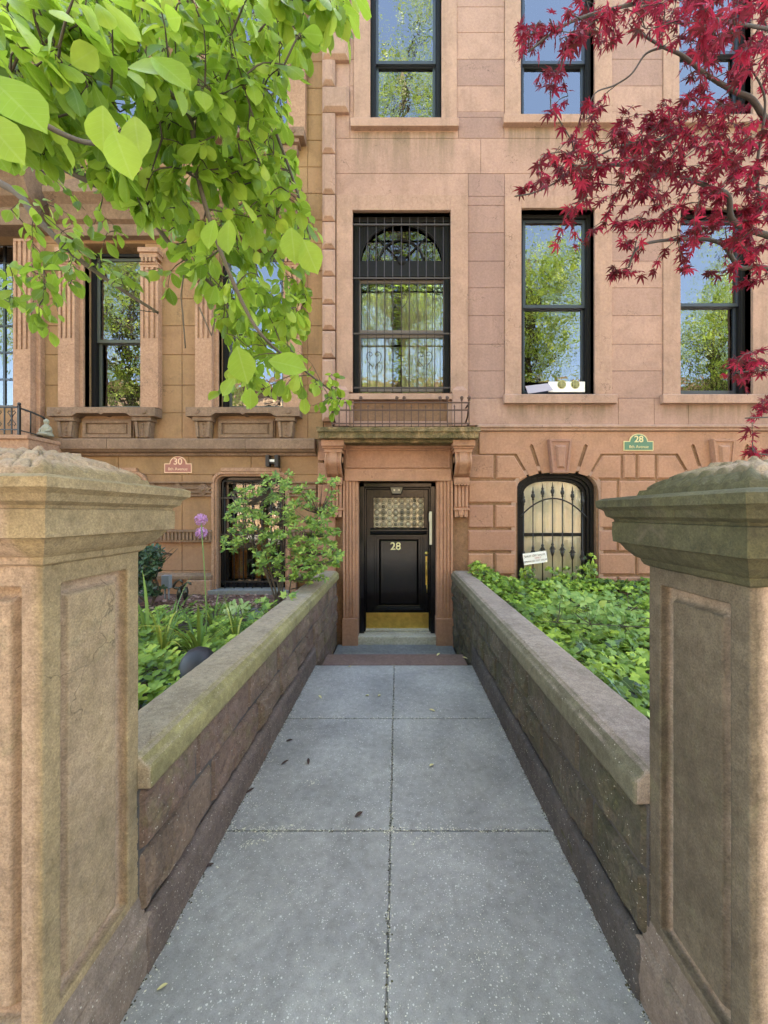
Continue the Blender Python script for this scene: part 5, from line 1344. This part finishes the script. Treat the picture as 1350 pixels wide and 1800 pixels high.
# red japanese maple on the right
r2 = random.Random(33)
MT = thing('maple_tree', (3.1, 2.1, 0), 'japanese maple with dark red star shaped leaves reaching in over the right garden', 'tree')
fk = Vector((2.9, 2.1, 2.6))
lm = [[fk]+[W(*p) for p in l] for l in (
    ((1420,250,1.95),(1352,214,1.9),(1322,175,1.85),(1290,160,1.85),(1240,130,1.8),(1200,98,1.75),(1165,82,1.7),(1120,55,1.6)),
    ((1450,440,1.95),(1350,414,1.9),(1290,390,1.85),(1280,345,1.8),(1250,330,1.75),(1190,308,1.7),(1100,290,1.6),(1000,300,1.5)),
    ((1450,500,2.0),(1340,470,1.9),(1300,470,1.9),(1270,430,1.8),(1220,420,1.75),(1130,430,1.6),(1105,470,1.6)),
    ((1450,640,2.2),(1380,648,2.1),(1290,655,2.0)),
    ((1450,700,2.2),(1400,728,2.1),(1310,735,2.0)),
    ((1480,790,2.3),(1400,800,2.1),(1320,797,2.0)),
    ((1450,-60,1.8),(1250,-20,1.7),(1100,10,1.6),(1000,40,1.5),(930,90,1.45)),
    ((1450,100,1.5),(1380,60,1.4),(1290,40,1.3),(1240,30,1.3)))]
lm += [[W(*p) for p in l] for l in (((1163,84,1.7),(1135,95,1.7),(1110,130,1.7),(1080,150,1.7),(1045,165,1.65),(1030,210,1.65)), ((1240,130,1.8),(1230,180,1.75),(1170,240,1.7),(1080,260,1.6),(960,330,1.5),(905,345,1.45)), ((1340,370,1.9),(1330,300,1.85),(1345,180,1.8),(1320,120,1.75)))]
limM = [smooth_path(l, 6) for l in lm]
br = MB()
for l, r0 in zip(limM, (.015, .016, .013, .008, .007, .007, .010, .008, .0035, .0045, .007)):
    n = len(l); br.tube(l, [r0*(1-.8*i/n)+.0012 for i in range(n)], 8)
br.build('branch', M['maplebark'], MT)
tk = MB(); tk.tube(smooth_path([(3.1,2.1,.35),(3.15,2.12,1.1),(3.0,2.1,1.9),fk+Vector((0,0,.04))], 5), [.10-.003*i for i in range(16)], 12); tk.build('trunk', M['maplebark'], MT)
blobs = [(940,60,40,35,7,1.4),(925,90,22,15,3,1.4),(1005,45,45,55,12,1.45),(1030,20,60,30,8,1.5),(990,135,45,30,8,1.45),(1025,180,30,25,5,1.5),(965,195,25,12,3,1.5),(1100,20,50,30,9,1.6),(1060,60,30,30,5,1.5),
         (1170,20,60,40,14,1.5),(1200,60,40,30,9,1.5),(1280,40,90,60,34,1.35),(1320,120,60,50,18,1.6),(1240,110,40,30,9,1.6),(1140,215,70,35,18,1.6),(1210,205,60,50,20,1.7),(1290,240,80,60,36,1.7),(1180,260,100,45,34,1.65),
         (1080,235,45,22,9,1.6),(1020,270,50,25,10,1.5),(980,300,45,25,9,1.5),(930,325,30,18,5,1.45),(1090,310,80,40,24,1.6),(1200,330,90,45,32,1.7),(1300,330,70,60,26,1.8),(1010,350,50,20,6,1.5),(1120,370,60,28,12,1.6),
         (1220,400,50,28,12,1.7),(1320,420,40,50,14,1.8),(1005,420,40,10,3,1.45),(1075,395,30,18,4,1.5),(1115,440,28,18,4,1.55),(1100,475,30,10,4,1.55),(1140,470,18,10,2,1.55),(1225,470,30,20,4,1.7),(1300,480,40,20,5,1.8),
         (1300,650,42,26,9,1.95),(1335,625,30,18,5,2.0),(1285,665,20,8,2,1.95),(1320,728,26,9,3,2.0),(1335,797,22,7,3,2.0),(1345,700,20,8,2,2.0),(1420,120,70,110,24,1.7),(1420,330,70,100,22,1.9),(1430,520,60,60,10,2.0)]
cm = []
for cx, cy, rx_, ry_, n_, d in blobs:
    for i in range(int(n_*(1.5 if cx > 1230 else 1))):
        a = r2.uniform(0, 2*math.pi); q = math.sqrt(r2.random()); cm.append((W(cx+rx_*q*math.cos(a), cy+ry_*q*math.sin(a), d*r2.uniform(.82, 1.35)), 1.0))
tplM = tpl_star([(-118,.38),(-80,.66),(-42,.9),(0,1.0),(42,.9),(80,.66),(118,.38)], droop=.3)
ML = Leaves(); MTW = MB()
def nM(r): return Vector((r.gauss(0, .55), -.75+r.gauss(0, .5), .6+r.gauss(0, .5)))
def tM(r): return min(1, max(0, r.gauss(.5, .34)))
cm = [c for c in cm if r2.random() < .82]
grow(limM, cm, r2, ML, MTW, tplM, .041, (5, 8), .8, tM, nM, 1.0, .0013)
M['leafM'] = leafmat('red_maple_leaf', (.035, .018, .010), (.10, .012, .018), (.46, .03, .07), .6, .42, False, (.60, .04, .09), .15)
ML.build('foliage', M['leafM'], MT); MTW.build('twigs', M['maplebark'], MT, fixn=False)

# ------------------------------------------------------------------ shrubs and plants
def leafy(name, label, cat, base, stems, tips, tpl, size, per, mat, r, sr=.008, drop=.1, whorl=False, tint=tG, norm=None, group=None):
    T = thing(name, base, label, cat, group); st = MB(); L_ = Leaves(); tw = MB(); lim_ = []
    for s_ in stems: p = smooth_path(s_, 5); lim_.append(p); st.tube(p, [sr*(1-.7*i/len(p)) for i in range(len(p))], 6)
    samp = [p for l in lim_ for p in l[3:]]
    norm = norm or (lambda rr_: Vector((rr_.gauss(0, .6), -.8+rr_.gauss(0, .5), .8+rr_.gauss(0, .3))))
    for c in tips:
        b_ = min(samp, key=lambda s_: (s_-c).length+max(0, s_.z-c.z)*.8)
        mid = (b_+c)/2+Vector((0, 0, -.02)); tw.tube(smooth_path([b_, mid, c], 3), [sr*.3]*4+[sr*.16]*3, 4, False)
        n_ = r.randint(*per); d = (c-mid).normalized(); a0 = r.uniform(0, 6)
        for i in range(n_):
            an = a0+i*2.4; h = Vector((math.cos(an), math.sin(an)*.6, math.sin(an)*.6)); ax = h*.9+d*.45+Vector((0, 0, -drop*r.random()))+rv(r, .12)
            L_.add(tpl, c-d*size*.25*i/n_, ax, norm(r), size*r.uniform(.6, 1.15), tint(r))
    st.build('stem', M['twig'], T); tw.build('twigs', M['twig'], T, fixn=False); L_.build('foliage', mat, T); return T
M['leafS'] = leafmat('shrub_leaf', (.07, .15, .03), (.18, .31, .05), (.36, .48, .10), .3, .3, False)
M['leafD'] = leafmat('dark_evergreen_leaf', (.015, .035, .015), (.03, .065, .025), (.06, .11, .045), .3, .15, False)
M['ivy'] = leafmat('ivy_leaf', (.018, .045, .016), (.15, .26, .03), (.46, .60, .08), .32, .25, True)
M['bed'] = leafmat('groundcover_leaf', (.04, .09, .015), (.19, .31, .04), (.50, .60, .09), .4, .3, False)
M['blue'] = leafmat('grey_green_leaf', (.10, .17, .12), (.16, .25, .17), (.26, .35, .25), .4, .2, False)
M['strap'] = leafmat('strap_leaf', (.05, .12, .02), (.13, .24, .04), (.55, .52, .10), .4, .3, False)
tplS = tpl_leaf(((0,.03),(.2,.12),(.5,.21),(.75,.2),(.92,.10),(1,0)), .06, .12)
r3 = random.Random(8)
base = Vector((-1.30, 4.3, .4)); stems = []
for i in range(9):
    a = r3.uniform(0, 6.3); q = r3.uniform(.1, .55); tip = base+Vector((-.15+q*math.cos(a)*1.1, .1+q*math.sin(a)*.6, r3.uniform(.9, 1.5)))
    stems.append([base+Vector((r3.gauss(0, .07), r3.gauss(0, .05), 0)), base+Vector(((tip.x-base.x)*.25, (tip.y-base.y)*.3, .45)), tip])
tips = []
sb = [(490,845,30,18,9),(440,880,45,25,13),(520,875,35,22,9),(415,905,20,20,5),(470,920,55,28,18),(540,910,45,28,14),(440,945,50,20,10),(500,960,60,28,20),(570,930,25,30,9),(580,890,16,18,4),(560,975,40,30,16),(520,1000,45,22,12),(470,990,25,15,5),(590,975,14,22,5),(410,960,18,12,3),(545,1015,30,12,5),(575,845,18,10,3),(455,1005,12,8,2),(585,865,12,6,1),(540,860,20,8,2)]
for cx, cy, a_, b_, n_ in sb:
    for i in range(int(n_*3.2)): q = math.sqrt(r3.random()); an = r3.uniform(0, 6.3); tips.append(W(cx+a_*q*math.cos(an), cy+b_*q*math.sin(an), r3.uniform(4.0, 4.75)))
leafy('shrub', 'loose light green shrub with whorled leaves in front of the left ground floor window', 'shrub', base, stems, tips, tplS, .056, (5, 8), M['leafS'], r3, .011)
base = Vector((-3.15, 4.9, .4)); tips = [W(r3.uniform(200, 283), r3.uniform(960, 1045), r3.uniform(4.6, 5.0)) for i in range(230)]
leafy('shrub', 'dark evergreen shrub beside the left gate pier below the ground floor wall', 'shrub', base, [[base, base+Vector((r3.gauss(0,.1), 0, .3)), base+Vector((r3.gauss(0,.25), r3.gauss(0,.1), .75))] for i in range(5)], tips, tplS, .075, (4, 7), M['leafD'], r3, .01)

# ivy bed on the right
r4 = random.Random(14); tv = tpl_ivy(); IV = Leaves()
def hgt(x, y): 
    h = .40+.13+.05*noise.noise(Vector((x*2.2, y*2.2, 3)))+.05*noise.noise(Vector((x*6, y*6, 7)))
    h += .13*max(0, 1-abs(y-D+.25)/.7)*(1 if x > 1.6 else .8)
    h += .20*math.exp(-((x-1.12)/.22)**2)*max(0, min(1, (y-4.2)/1.0))
    h += .10*math.exp(-((x-1.25)/.3)**2)
    return h
for i in range(15000):
    x = 1.0+3.9*r4.random()**1.05; y = 1.35+(D-1.37)*r4.random()
    if x > 2.0 and y < 1.9+(x-2)*.4: continue
    if x < 1.09 and r4.random() < .5: continue
    lay = r4.random()**2.2; z = hgt(x, y)-lay*.13
    s_ = r4.uniform(.042, .085); a = r4.uniform(0, 6.3)
    big = noise.noise(Vector((x*3, y*3, 20)))
    t = min(1, max(0, .50+.45*big+r4.gauss(0, .2)-lay*.1))
    IV.add(tv, (x, y, z), (math.cos(a), math.sin(a), -.35+r4.gauss(0, .25)), (r4.gauss(0, .35), -.45+r4.gauss(0, .35), 1), s_, t)
for i in range(300):   # runners on the bars and the frame of the window
    x = X(r4.choice([r4.uniform(912, 935), r4.uniform(955, 1000), r4.uniform(1005, 1045), r4.uniform(1018, 1042)])); z = .60+.22*r4.random()**1.8+(.25*r4.random()**2 if x > X(1022) else 0)
    IV.add(tv, (x, D-.03-r4.random()*.12, z), (r4.gauss(0, 1), r4.gauss(0, .3), -.5), (r4.gauss(0, .4), -1, .4), r4.uniform(.03, .06), min(1, max(0, r4.gauss(.5, .3))))
iv = IV.build('ivy', M['ivy']); tag(iv, 'bed of green and dark ivy leaves filling the right garden up to the arched window', 'ivy', kind='stuff')
# lighter bramble-like plant in the ivy
base = Vector((2.35, 4.1, .45)); tips = []
for cx, cy, a_, b_, n_ in ((1010,1060,60,18,26),(1060,1080,60,20,30),(960,1075,30,12,8),(1090,1110,40,16,18),(1030,1110,35,14,12),(1000,1045,25,8,5)):
    for i in range(n_): tips.append(W(cx+r4.gauss(0, a_*.5), cy+r4.gauss(0, b_*.5), r4.uniform(3.3, 4.4)))
tips = [Vector((t.x, t.y, max(t.z, hgt(t.x, t.y)+.02))) for t in tips if t.x > 1.2]
tplB = tpl_leaf(((0,.02),(.1,.22),(.3,.34),(.55,.30),(.8,.15),(1,0)), .05, .2)
leafy('shrub', 'pale green broad leaved plant growing up through the ivy in the right garden', 'plant', base, [[base, base+Vector((r4.gauss(0,.3), r4.gauss(0,.3), .12)), base+Vector((r4.gauss(0,.5), r4.gauss(0,.4), .22))] for i in range(7)], tips, tplB, .075, (3, 6), leafmat('pale_leaf', (.13, .25, .05), (.25, .39, .09), (.40, .54, .14), .45, .35, True), r4, .006, .3)
# pale strappy leaves near the right coping
def strap_clump(label, c, n_, ln, wd, mat, r, tint, name='strap_plant', lean=0.5, cat='plant', group=None):
    T = thing(name, c, label, cat, group); L_ = Leaves()
    for i in range(n_):
        a = r.uniform(0, 6.3); d = Vector((math.cos(a), math.sin(a), 0)); l = ln*r.uniform(.6, 1.1); w_ = wd*r.uniform(.7, 1.2); p0 = Vector(c)+d*r.uniform(0, .05); up = r.uniform(.9, 1.5); be = lean*r.uniform(.5, 1.6)
        vs = []; uvs = []; fs = []; N_ = 8
        side = Vector((-d.y, d.x, 0))
        for k in range(N_+1):
            u = k/N_; p = p0+d*(l*u*be*(.4+u))+Vector((0, 0, l*(up*u-be*1.1*u*u)))
            ww = w_*(1-u**3)*(.5+.5*min(1, u*4))
            for sg in (-1, 0, 1): vs.append(p+side*sg*ww+Vector((0, 0, abs(sg)*ww*.35))); uvs.append((.5+sg*.3, u))
        for k in range(N_):
            for j in (0, 1): q = k*3+j; fs.append((q, q+1, q+4, q+3))
        t = tint(r)
        L_.V.append(np.array([tuple(v) for v in vs])); L_.UV.append(np.array(uvs))
        for fi, f in enumerate(fs): L_.F.append(tuple(i_+L_.n for i_ in f)); L_.T.append(min(1, t+(.5 if fi >= 13 and t > .55 else 0)))
        L_.n += len(vs)
    L_.build('foliage', mat, T); return T
r5 = random.Random(17)
lowt = lambda r: min(1, max(0, r.gauss(.3, .22)))
strap_clump('thin pale grassy blades rising from the ivy beside the right gate pier', (1.25, 1.95, .45), 9, .34, .005, M['blue'], r5, lowt, 'grass_clump', .7)
for (px, y, n_, ln, wd, lab) in ((350, 3.05, 22, .58, .014, 'arching strap leaved clump with yellowing tips in the middle of the left garden'), (285, 3.0, 20, .50, .010, 'strap leaved clump close behind the left gate pier'),
                            (415, 3.35, 26, .44, .008, 'fine grassy clump near the mulch behind the left garden wall'), (300, 3.7, 26, .50, .009, 'narrow leaved clump below the grey utility box in the left garden'), (375, 3.9, 26, .42, .008, 'grassy clump at the edge of the mulch below the alliums'), (262, 3.4, 20, .55, .012, 'tall strap leaved clump half hidden by the left gate pier')):
    x = X(px, y)
    strap_clump(lab, (x, y, .42), n_, ln, wd, M['strap'], r5, lambda r: (r.uniform(.8, 1) if r.random() < .1 else min(.55, max(0, r.gauss(.3, .2)))))
strap_clump('clump of broad grey green leaves beside the dark ball in the left garden', (-1.52, 2.45, .42), 7, .26, .022, M['blue'], r5, lowt, lean=.9)
strap_clump('broad grey green leaf rosette low against the left gate pier', (-1.78, 2.55, .43), 6, .24, .034, M['blue'], r5, lowt, lean=.8)
# ground cover on the left
GC = Leaves(); tplC = tpl_leaf(((0,.04),(.25,.17),(.55,.26),(.8,.2),(1,0)), .05, .15)
for i in range(1700):
    x = -1.17-2.0*r5.random(); y = 1.4+3.0*r5.random()
    if y > 3.6 and r5.random() < .7: continue
    z = .44+.20*(.6+.8*noise.noise(Vector((x*3, y*3, 1))))*r5.uniform(.6, 1.1)+(.06 if y < 2.6 else 0)
    young = noise.noise(Vector((x*4, y*4, 9)))+r5.gauss(0, .3)
    for k in range(r5.randint(5, 7)):
        a = k*1.05+r5.random(); GC.add(tplC, (x, y, z-.006*k), (math.cos(a), math.sin(a), .75-.16*k*r5.random()), (r5.gauss(0, .3), -.6, .8), r5.uniform(.035, .062), min(1, max(0, .55+.5*young-.05*k)))
for i in range(4500):
    x = -1.16-2.2*r5.random(); y = 1.4+3.2*r5.random(); a = r5.uniform(0, 6.3)
    if y > 3.9 and r5.random() < .8: continue
    GC.add(tplC, (x, y, .405+.09*r5.random()), (math.cos(a), math.sin(a), r5.gauss(.1, .3)), (r5.gauss(0, .5), r5.gauss(-.2, .4), 1), r5.uniform(.03, .06), r5.uniform(0, .28))
gc = GC.build('ground_cover', M['bed']); tag(gc, 'low ground cover with bright green young rosettes in the left garden', 'ground cover', kind='stuff')
# lobed leaves by the coping under the shrub
tplH = tpl_star([(-100,.5,.45),(-50,.8,.5),(0,1.0,.5),(50,.8,.45),(100,.5)], droop=.2)
base = Vector((-1.45, 3.75, .42)); tips = [W(r5.uniform(450, 520), r5.uniform(1040, 1085), r5.uniform(3.6, 4.1)) for i in range(16)]+[W(r5.uniform(425, 470), r5.uniform(1075, 1110), r5.uniform(3.3, 3.6)) for i in range(10)]
leafy('lobed_leaf_plant', 'mid green plant with lobed leaves leaning on the left coping under the shrub', 'plant', base, [[base, base+Vector((r5.gauss(0,.1), 0, .15)), base+Vector((r5.gauss(0,.15), r5.gauss(0,.1), .3))] for i in range(5)], tips, tplH, .07, (2, 4), M['leafS'], r5, .006, .2)
base = Vector((-1.75, 4.0, .42)); tips = [W(r5.uniform(395, 450), r5.uniform(1062, 1085), r5.uniform(3.7, 4.1)) for i in range(12)]
leafy('variegated_plant', 'small plant with pale edged leaves on the mulch behind the left wall', 'plant', base, [[base, base+Vector((r5.gauss(0,.1), 0, .1)), base+Vector((r5.gauss(0,.15), r5.gauss(0,.1), .2))] for i in range(4)], tips, tplS, .075, (4, 6), leafmat('pale_edged_leaf', (.3, .42, .14), (.35, .46, .16), (.45, .52, .22), .45, .3, False), r5, .004, .2)
# alliums
def allium(px, py, d, r_, zb, label):
    c = W(px, py, d); T = thing('allium', (c.x+.05, c.y, zb), label, 'flower', 'purple alliums')
    st = MB(); st.tube(smooth_path([(c.x+.05, c.y, zb), (c.x+.035, c.y, (zb+c.z)/2), (c.x, c.y, c.z)], 5), .0045, 6); st.build('stem', M['stem'], T)
    fl = MB(); rr_ = random.Random(int(py)); fl.lathe((c.x, c.y, c.z-.01), [(0, 0), (.012, .004), (.012, .016), (0, .02)], 8)
    for i in range(150):
        v = rv(rr_).normalized(); e = c+v*r_*rr_.uniform(.85, 1.03); fl.tube([c+v*.01, e], [.0006, .0009], 3, False)
        u = v.orthogonal().normalized(); w_ = v.cross(u)
        for k in range(6):
            a = k*math.pi/3; q = u*math.cos(a)+w_*math.sin(a); q2 = u*math.cos(a+.3)+w_*math.sin(a+.3); q3 = u*math.cos(a-.3)+w_*math.sin(a-.3)
            fl.add([e, e+q2*.005+v*.002, e+q*.0105+v*.001, e+q3*.005+v*.002], [(0,1,2,3)])
    fl.build('flower_head', M['purple'], T, fixn=False)
allium(353.5, 913.5, 3.3, .052, .42, 'taller of the two purple allium flower heads in the left garden')
allium(354.5, 936.5, 3.55, .052, .42, 'lower purple allium flower head just beneath the taller one')
# dark ball, ornament, utility box
bl = MB(); n = 20; c = W(352, 1168, 2.42)
bl.lathe((c.x-.01, c.y, .40), [(r_*1.0, h_*1.42) for r_, h_ in ((.0, 0), (.06, .0), (.10, .03), (.122, .09), (.12, .15), (.098, .205), (.06, .238), (.02, .25), (0, .251))], 32)
o = bl.build('garden_ball', M['ball']); tag(o, 'smooth dark rounded garden ball half hidden behind the left coping', 'garden ornament')
G = thing('heron_ornament', (X(322, 4.9), 4.9, .4), 'small dark metal bird figures with curved pale necks at the back of the left garden', 'garden ornament')
for k, (px, s_, hh_) in enumerate(((314, .85, .30), (325, 1, .27))):
    x = X(px, 4.9); b = MB(); z0 = .42
    b.tube([(x, 4.9, z0+.08), (x+.01, 4.9, z0+.16), (x+.02, 4.9, z0+.24)], [.018, .034, .016], 10); b.tube([(x, 4.9, z0-.02), (x, 4.9, z0+.1)], .008, 6)
    b.tube(smooth_path([(x+.02, 4.9, z0+.22), (x-.05+.02*k, 4.88, z0+.24), (x-.03+.03*k, 4.88, z0+hh_), (x+.02+.03*k, 4.88, z0+hh_+.03), (x+.065+.03*k, 4.88, z0+hh_)], 4), [.016]*10+[.012]*4+[.016, .012, .003], 8)
    o = b.build('bird', simple('bronze_patina', (.06, .065, .055), .3, .7, .5, 30), G)
U = thing('utility_box', (X(292, 5.2), 5.2, .4), 'small grey metal utility box on two posts at the back of the left garden', 'utility box')
u = MB(); ux = X(292, 5.2); u.box(ux-.05, ux+.055, 5.17, 5.25, .58, .76); u.build('box', M['metalbox'], U, .006)
for s_ in (-.02, .03): uu = MB(); uu.tube([(ux+s_, 5.21, .38), (ux+s_, 5.21, .58)], .010, 8); uu.build('post', M['metalbox'], U)
# flat stone and mulch chips
fs_ = MB(); fs_.box(-1.95, -1.6, 4.35, 4.75, .38, .435); o = fs_.build('stepping_stone', M['bluestone'], None, .02); tag(o, 'flat grey stepping stone in the left garden bed behind the grassy clumps', 'stepping stone')
mc = MB()
for i in range(900):
    x = -3.2+2.05*r5.random(); y = 4.5+1.05*r5.random(); q = Matrix.Rotation(r5.uniform(0, 6), 3, 'Z') @ Matrix.Rotation(r5.gauss(0, .4), 3, 'X'); l, w_ = r5.uniform(.012, .03), r5.uniform(.006, .014)
    mc.add([Vector((x, y, .422+r5.random()*.012))+q @ Vector(v) for v in ((-l,-w_,0),(l,-w_,0),(l,w_,.003),(-l,w_,.002))], [(0,1,2,3)], r5.random())
o = mc.build('mulch_chips', simple('mulch_chip', (.16, .07, .05), .9, var=.4, attr_col=(.38, .26, .2)), fixn=False); tag(o, 'reddish bark mulch below the left ground floor window', 'mulch', kind='stuff')

# ------------------------------------------------------------------ litter on the path
r6 = random.Random(3); lt = MB()
def petal(x, y, s_, z=.0025):
    a = r6.uniform(0, 6.3); c_, n_ = math.cos(a)*s_, math.sin(a)*s_; k = r6.uniform(.25, .6)
    lt.add([(x-c_, y-n_, z), (x+n_*k, y-c_*k, z+s_*r6.uniform(.1, .5)), (x+c_, y+n_, z+s_*r6.random()*.4), (x-n_*k, y+c_*k, z+.001)], [(0,1,2,3)], 0)
for i in range(5200):
    x, y = r6.uniform(-.87, .79), r6.uniform(.9, YS)
    dn = noise.noise(Vector((x*2.5, y*2.5, 4)))+.25*(1 if x > 0 else 0)
    if r6.random() > .30+dn: continue
    petal(x, y, r6.uniform(.0012, .0034))
for i in range(1100):                                   # gathered in the joints and along the walls
    k = r6.random()
    if k < .3: petal(-.036+r6.gauss(0, .008), r6.uniform(.9, YS), r6.uniform(.003, .006), .001)
    elif k < .6: petal(r6.uniform(-.87, .79), r6.choice([1.938, 1.938, 2.996])+r6.gauss(0, .012), r6.uniform(.003, .007))
    else: petal(r6.choice([-.865+abs(r6.gauss(0, .03)), .785-abs(r6.gauss(0, .02))]), r6.uniform(1.2, YS), r6.uniform(.003, .006))
for cx, cy, n_, s_ in ((-.5,1.6,60,.10),(.3,1.4,90,.12),(.15,1.9,40,.10),(-.62,1.93,70,.05),(-.70,1.86,30,.03),(-.036,1.93,25,.02),(-.52,2.28,18,.03),(-.8,2.1,20,.03),(-.44,3.0,14,.04)):
    for i in range(n_): petal(cx+r6.gauss(0, s_), cy+r6.gauss(0, s_*.5), r6.uniform(.003, .007) if cy > 1.8 else r6.uniform(.0018, .0035))
o = lt.build('petal_litter', M['petal'], fixn=False); tag(o, 'tiny pale petals and seed husks scattered over the path and its joints', 'litter', kind='stuff')
dm_ = MB()
for i in range(2600):
    k = r6.random(); y = r6.uniform(1.2, YS)
    if k < .38: x = -.878+abs(r6.gauss(0, .012))+max(0, .012*noise.noise(Vector((0, y*4, 1))))
    elif k < .76: x = .798-abs(r6.gauss(0, .012))-max(0, .014*noise.noise(Vector((5, y*4, 1))))
    elif k < .88: x = -.036+r6.gauss(0, .006)
    else: x, y = r6.uniform(-.87, .79), r6.choice([1.938, 2.996, 4.045])+r6.gauss(0, .006)
    s_ = r6.uniform(.0015, .005); a = r6.uniform(0, 6.3); q = [Vector((x+s_*math.cos(a+t_)*r6.uniform(.6, 1.2), y+s_*math.sin(a+t_), .001)) for t_ in (0, 1.6, 3.1, 4.7)]
    dm_.add(q+[Vector((x, y, .001+s_*.7))], [(0,1,4),(1,2,4),(2,3,4),(3,0,4)], r6.random())
o = dm_.build('dirt', simple('dirt_crumbs', (.045, .035, .022), .95, var=.5, attr_col=(.09, .085, .035)), fixn=False); tag(o, 'dark dirt and moss gathered in the joints and edges of the path', 'dirt', kind='stuff')
def fleaf(px, py, ln, wd, mat, lab, grp, z=0.003):
    d = EYE*FPX/(py-CYP); x = X(px, d); L_ = Leaves(); a = r6.uniform(0, 6.3)
    L_.add(tpl_leaf(((0,.05),(.25,.16),(.5,.2),(.75,.15),(1,0)), .25, -.25), (x, d, z), (math.cos(a), math.sin(a)*.6, 0), (0, 0, 1), ln, r6.random(), wd)
    o = L_.build('fallen_leaf', mat); tag(o, lab, 'leaf', grp)
for px, py in ((565,1228),(643,1222),(669,1222),(765,1251),(762,1344),(612,1172),(276,1742)):
    fleaf(px, py, r6.uniform(.04, .055) if py < 1700 else .032, 1.0, M['paleleaf'], 'pale yellow fallen leaf lying on the grey path slabs', 'pale fallen leaves on the path')
for px, py in ((768,1154),(822,1159)): fleaf(px, py, .06, 1.1, M['paleleaf'], 'pale yellow fallen leaf on the brown step in front of the door', 'pale leaves on the brown step', .008)
for px, py in ((503,1303),(494,1345),(432,1396),(542,1345),(376,1519)):
    fleaf(px, py, .05, .9, M['deadleaf'], 'dark brown curled fallen leaf near the left edge of the path', 'dark fallen leaves by the left wall')
fleaf(624, 1437, .045, 1.4, M['deadleaf'], 'dark curled fallen leaf alone on the path left of the centre joint', None)

# ------------------------------------------------------------------ the other side of the street (seen in the window glass)
B2 = thing('apartment_building', (0, -19, 0), 'orange brick building across the street reflected in the windows', 'building')
ops = [(x, x+1.2, z, z+2.0) for x in [-20+3.1*i for i in range(14)] for z in (1.5, 4.9, 8.2)]
wl = MB(); solid(wl, -26, 26, -.3, 11.5, -19.4, -19, ops); wl.box(-26, 26, -30, -19.9, -.3, 11.5); wl.build('wall', M['redbrick'], B2)
for o_ in ops:
    fr = MB(); fr.box(o_[0], o_[1], -19.35, -19.25, o_[2], o_[2]+.08); fr.box(o_[0], o_[0]+.08, -19.35, -19.25, o_[2]+.08, o_[3]); fr.box(o_[1]-.08, o_[1], -19.35, -19.25, o_[2]+.08, o_[3]); fr.box(o_[0]+.08, o_[1]-.08, -19.35, -19.25, (o_[2]+o_[3])/2-.05, (o_[2]+o_[3])/2+.05)
    f_ = fr.build('window', M['white'], B2); MB().box(o_[0], o_[1], -19.5, -19.42, o_[2], o_[3]).build('pane', M['interior'], f_)
cn = MB(); cn.box(-26.2, 26.2, -19.6, -18.5, 11.5, 12.1); cn.build('cornice', M['f30trim'], B2)
M['street'] = leafmat('street_tree_leaf', (.12, .24, .03), (.28, .42, .06), (.50, .58, .12), .45, .35, False)
r7 = random.Random(55); tplQ = (np.array([(0, 0, 0), (.5, -.28, .03), (1, 0, -.05), (.5, .28, .03)]), [(0, 1, 2, 3)], np.array([(.5, 0), (.2, .5), (.5, 1), (.8, .5)]))
for (tx_, ty, th_, cr, lab) in ((-10.5, -3.4, 14.5, 4.8, 'street tree standing on the near pavement left of the path, seen in the window glass'), (.2, -3.7, 21.5, 3.6, 'tall street tree standing on the near pavement opposite the door, seen in the window glass'), (5.2, -3.5, 13.5, 2.6, 'street tree on the near pavement right of the path, seen in the window glass'), (12.6, -3.6, 12.0, 3.0, 'street tree on the near pavement far to the right, seen in the window glass'),
                            (9.5, -15.6, 10.0, 4.0, 'street tree across the road to the right, seen in the window glass'), (-2.5, -15.8, 10.5, 4.4, 'street tree across the road opposite the door, seen in the window glass')):
    if not th_: continue
    T = thing('street_tree', (tx_, ty, 0), lab, 'tree'); b = MB(); top = Vector((tx_, ty, th_-2))
    b.tube(smooth_path([(tx_, ty, -.1), (tx_+.1, ty, 2), (tx_-.05, ty+.1, 4), top], 4), [.20-.008*i for i in range(13)], 10)
    L_ = Leaves(); cs = []
    zc = (th_+4.5)/2; hz = (th_-4.5)/2
    for i in range(int(20+cr*hz*2.2)):
        v = rv(r7).normalized(); e = Vector((tx_, ty, zc))+Vector((v.x*cr, v.y*cr, v.z*hz))*r7.uniform(.35, 1)
        s0 = Vector((tx_, ty, min(th_-2, max(3.2, e.z-1.5)))); b.tube(smooth_path([s0, (s0+e)/2+Vector((0, 0, .3)), e], 3), [.05, .045, .04, .03, .025, .02, .01], 5); cs.append(e)
    for e in cs:
        for i in range(170):
            p = e+rv(r7, .5); L_.add(tplQ, p, rv(r7), rv(r7)+Vector((0, 0, .8)), r7.uniform(.13, .22), min(1, max(0, r7.gauss(.5, .25))))
    b.build('trunk', M['bark'], T); L_.build('crown', M['street'], T)
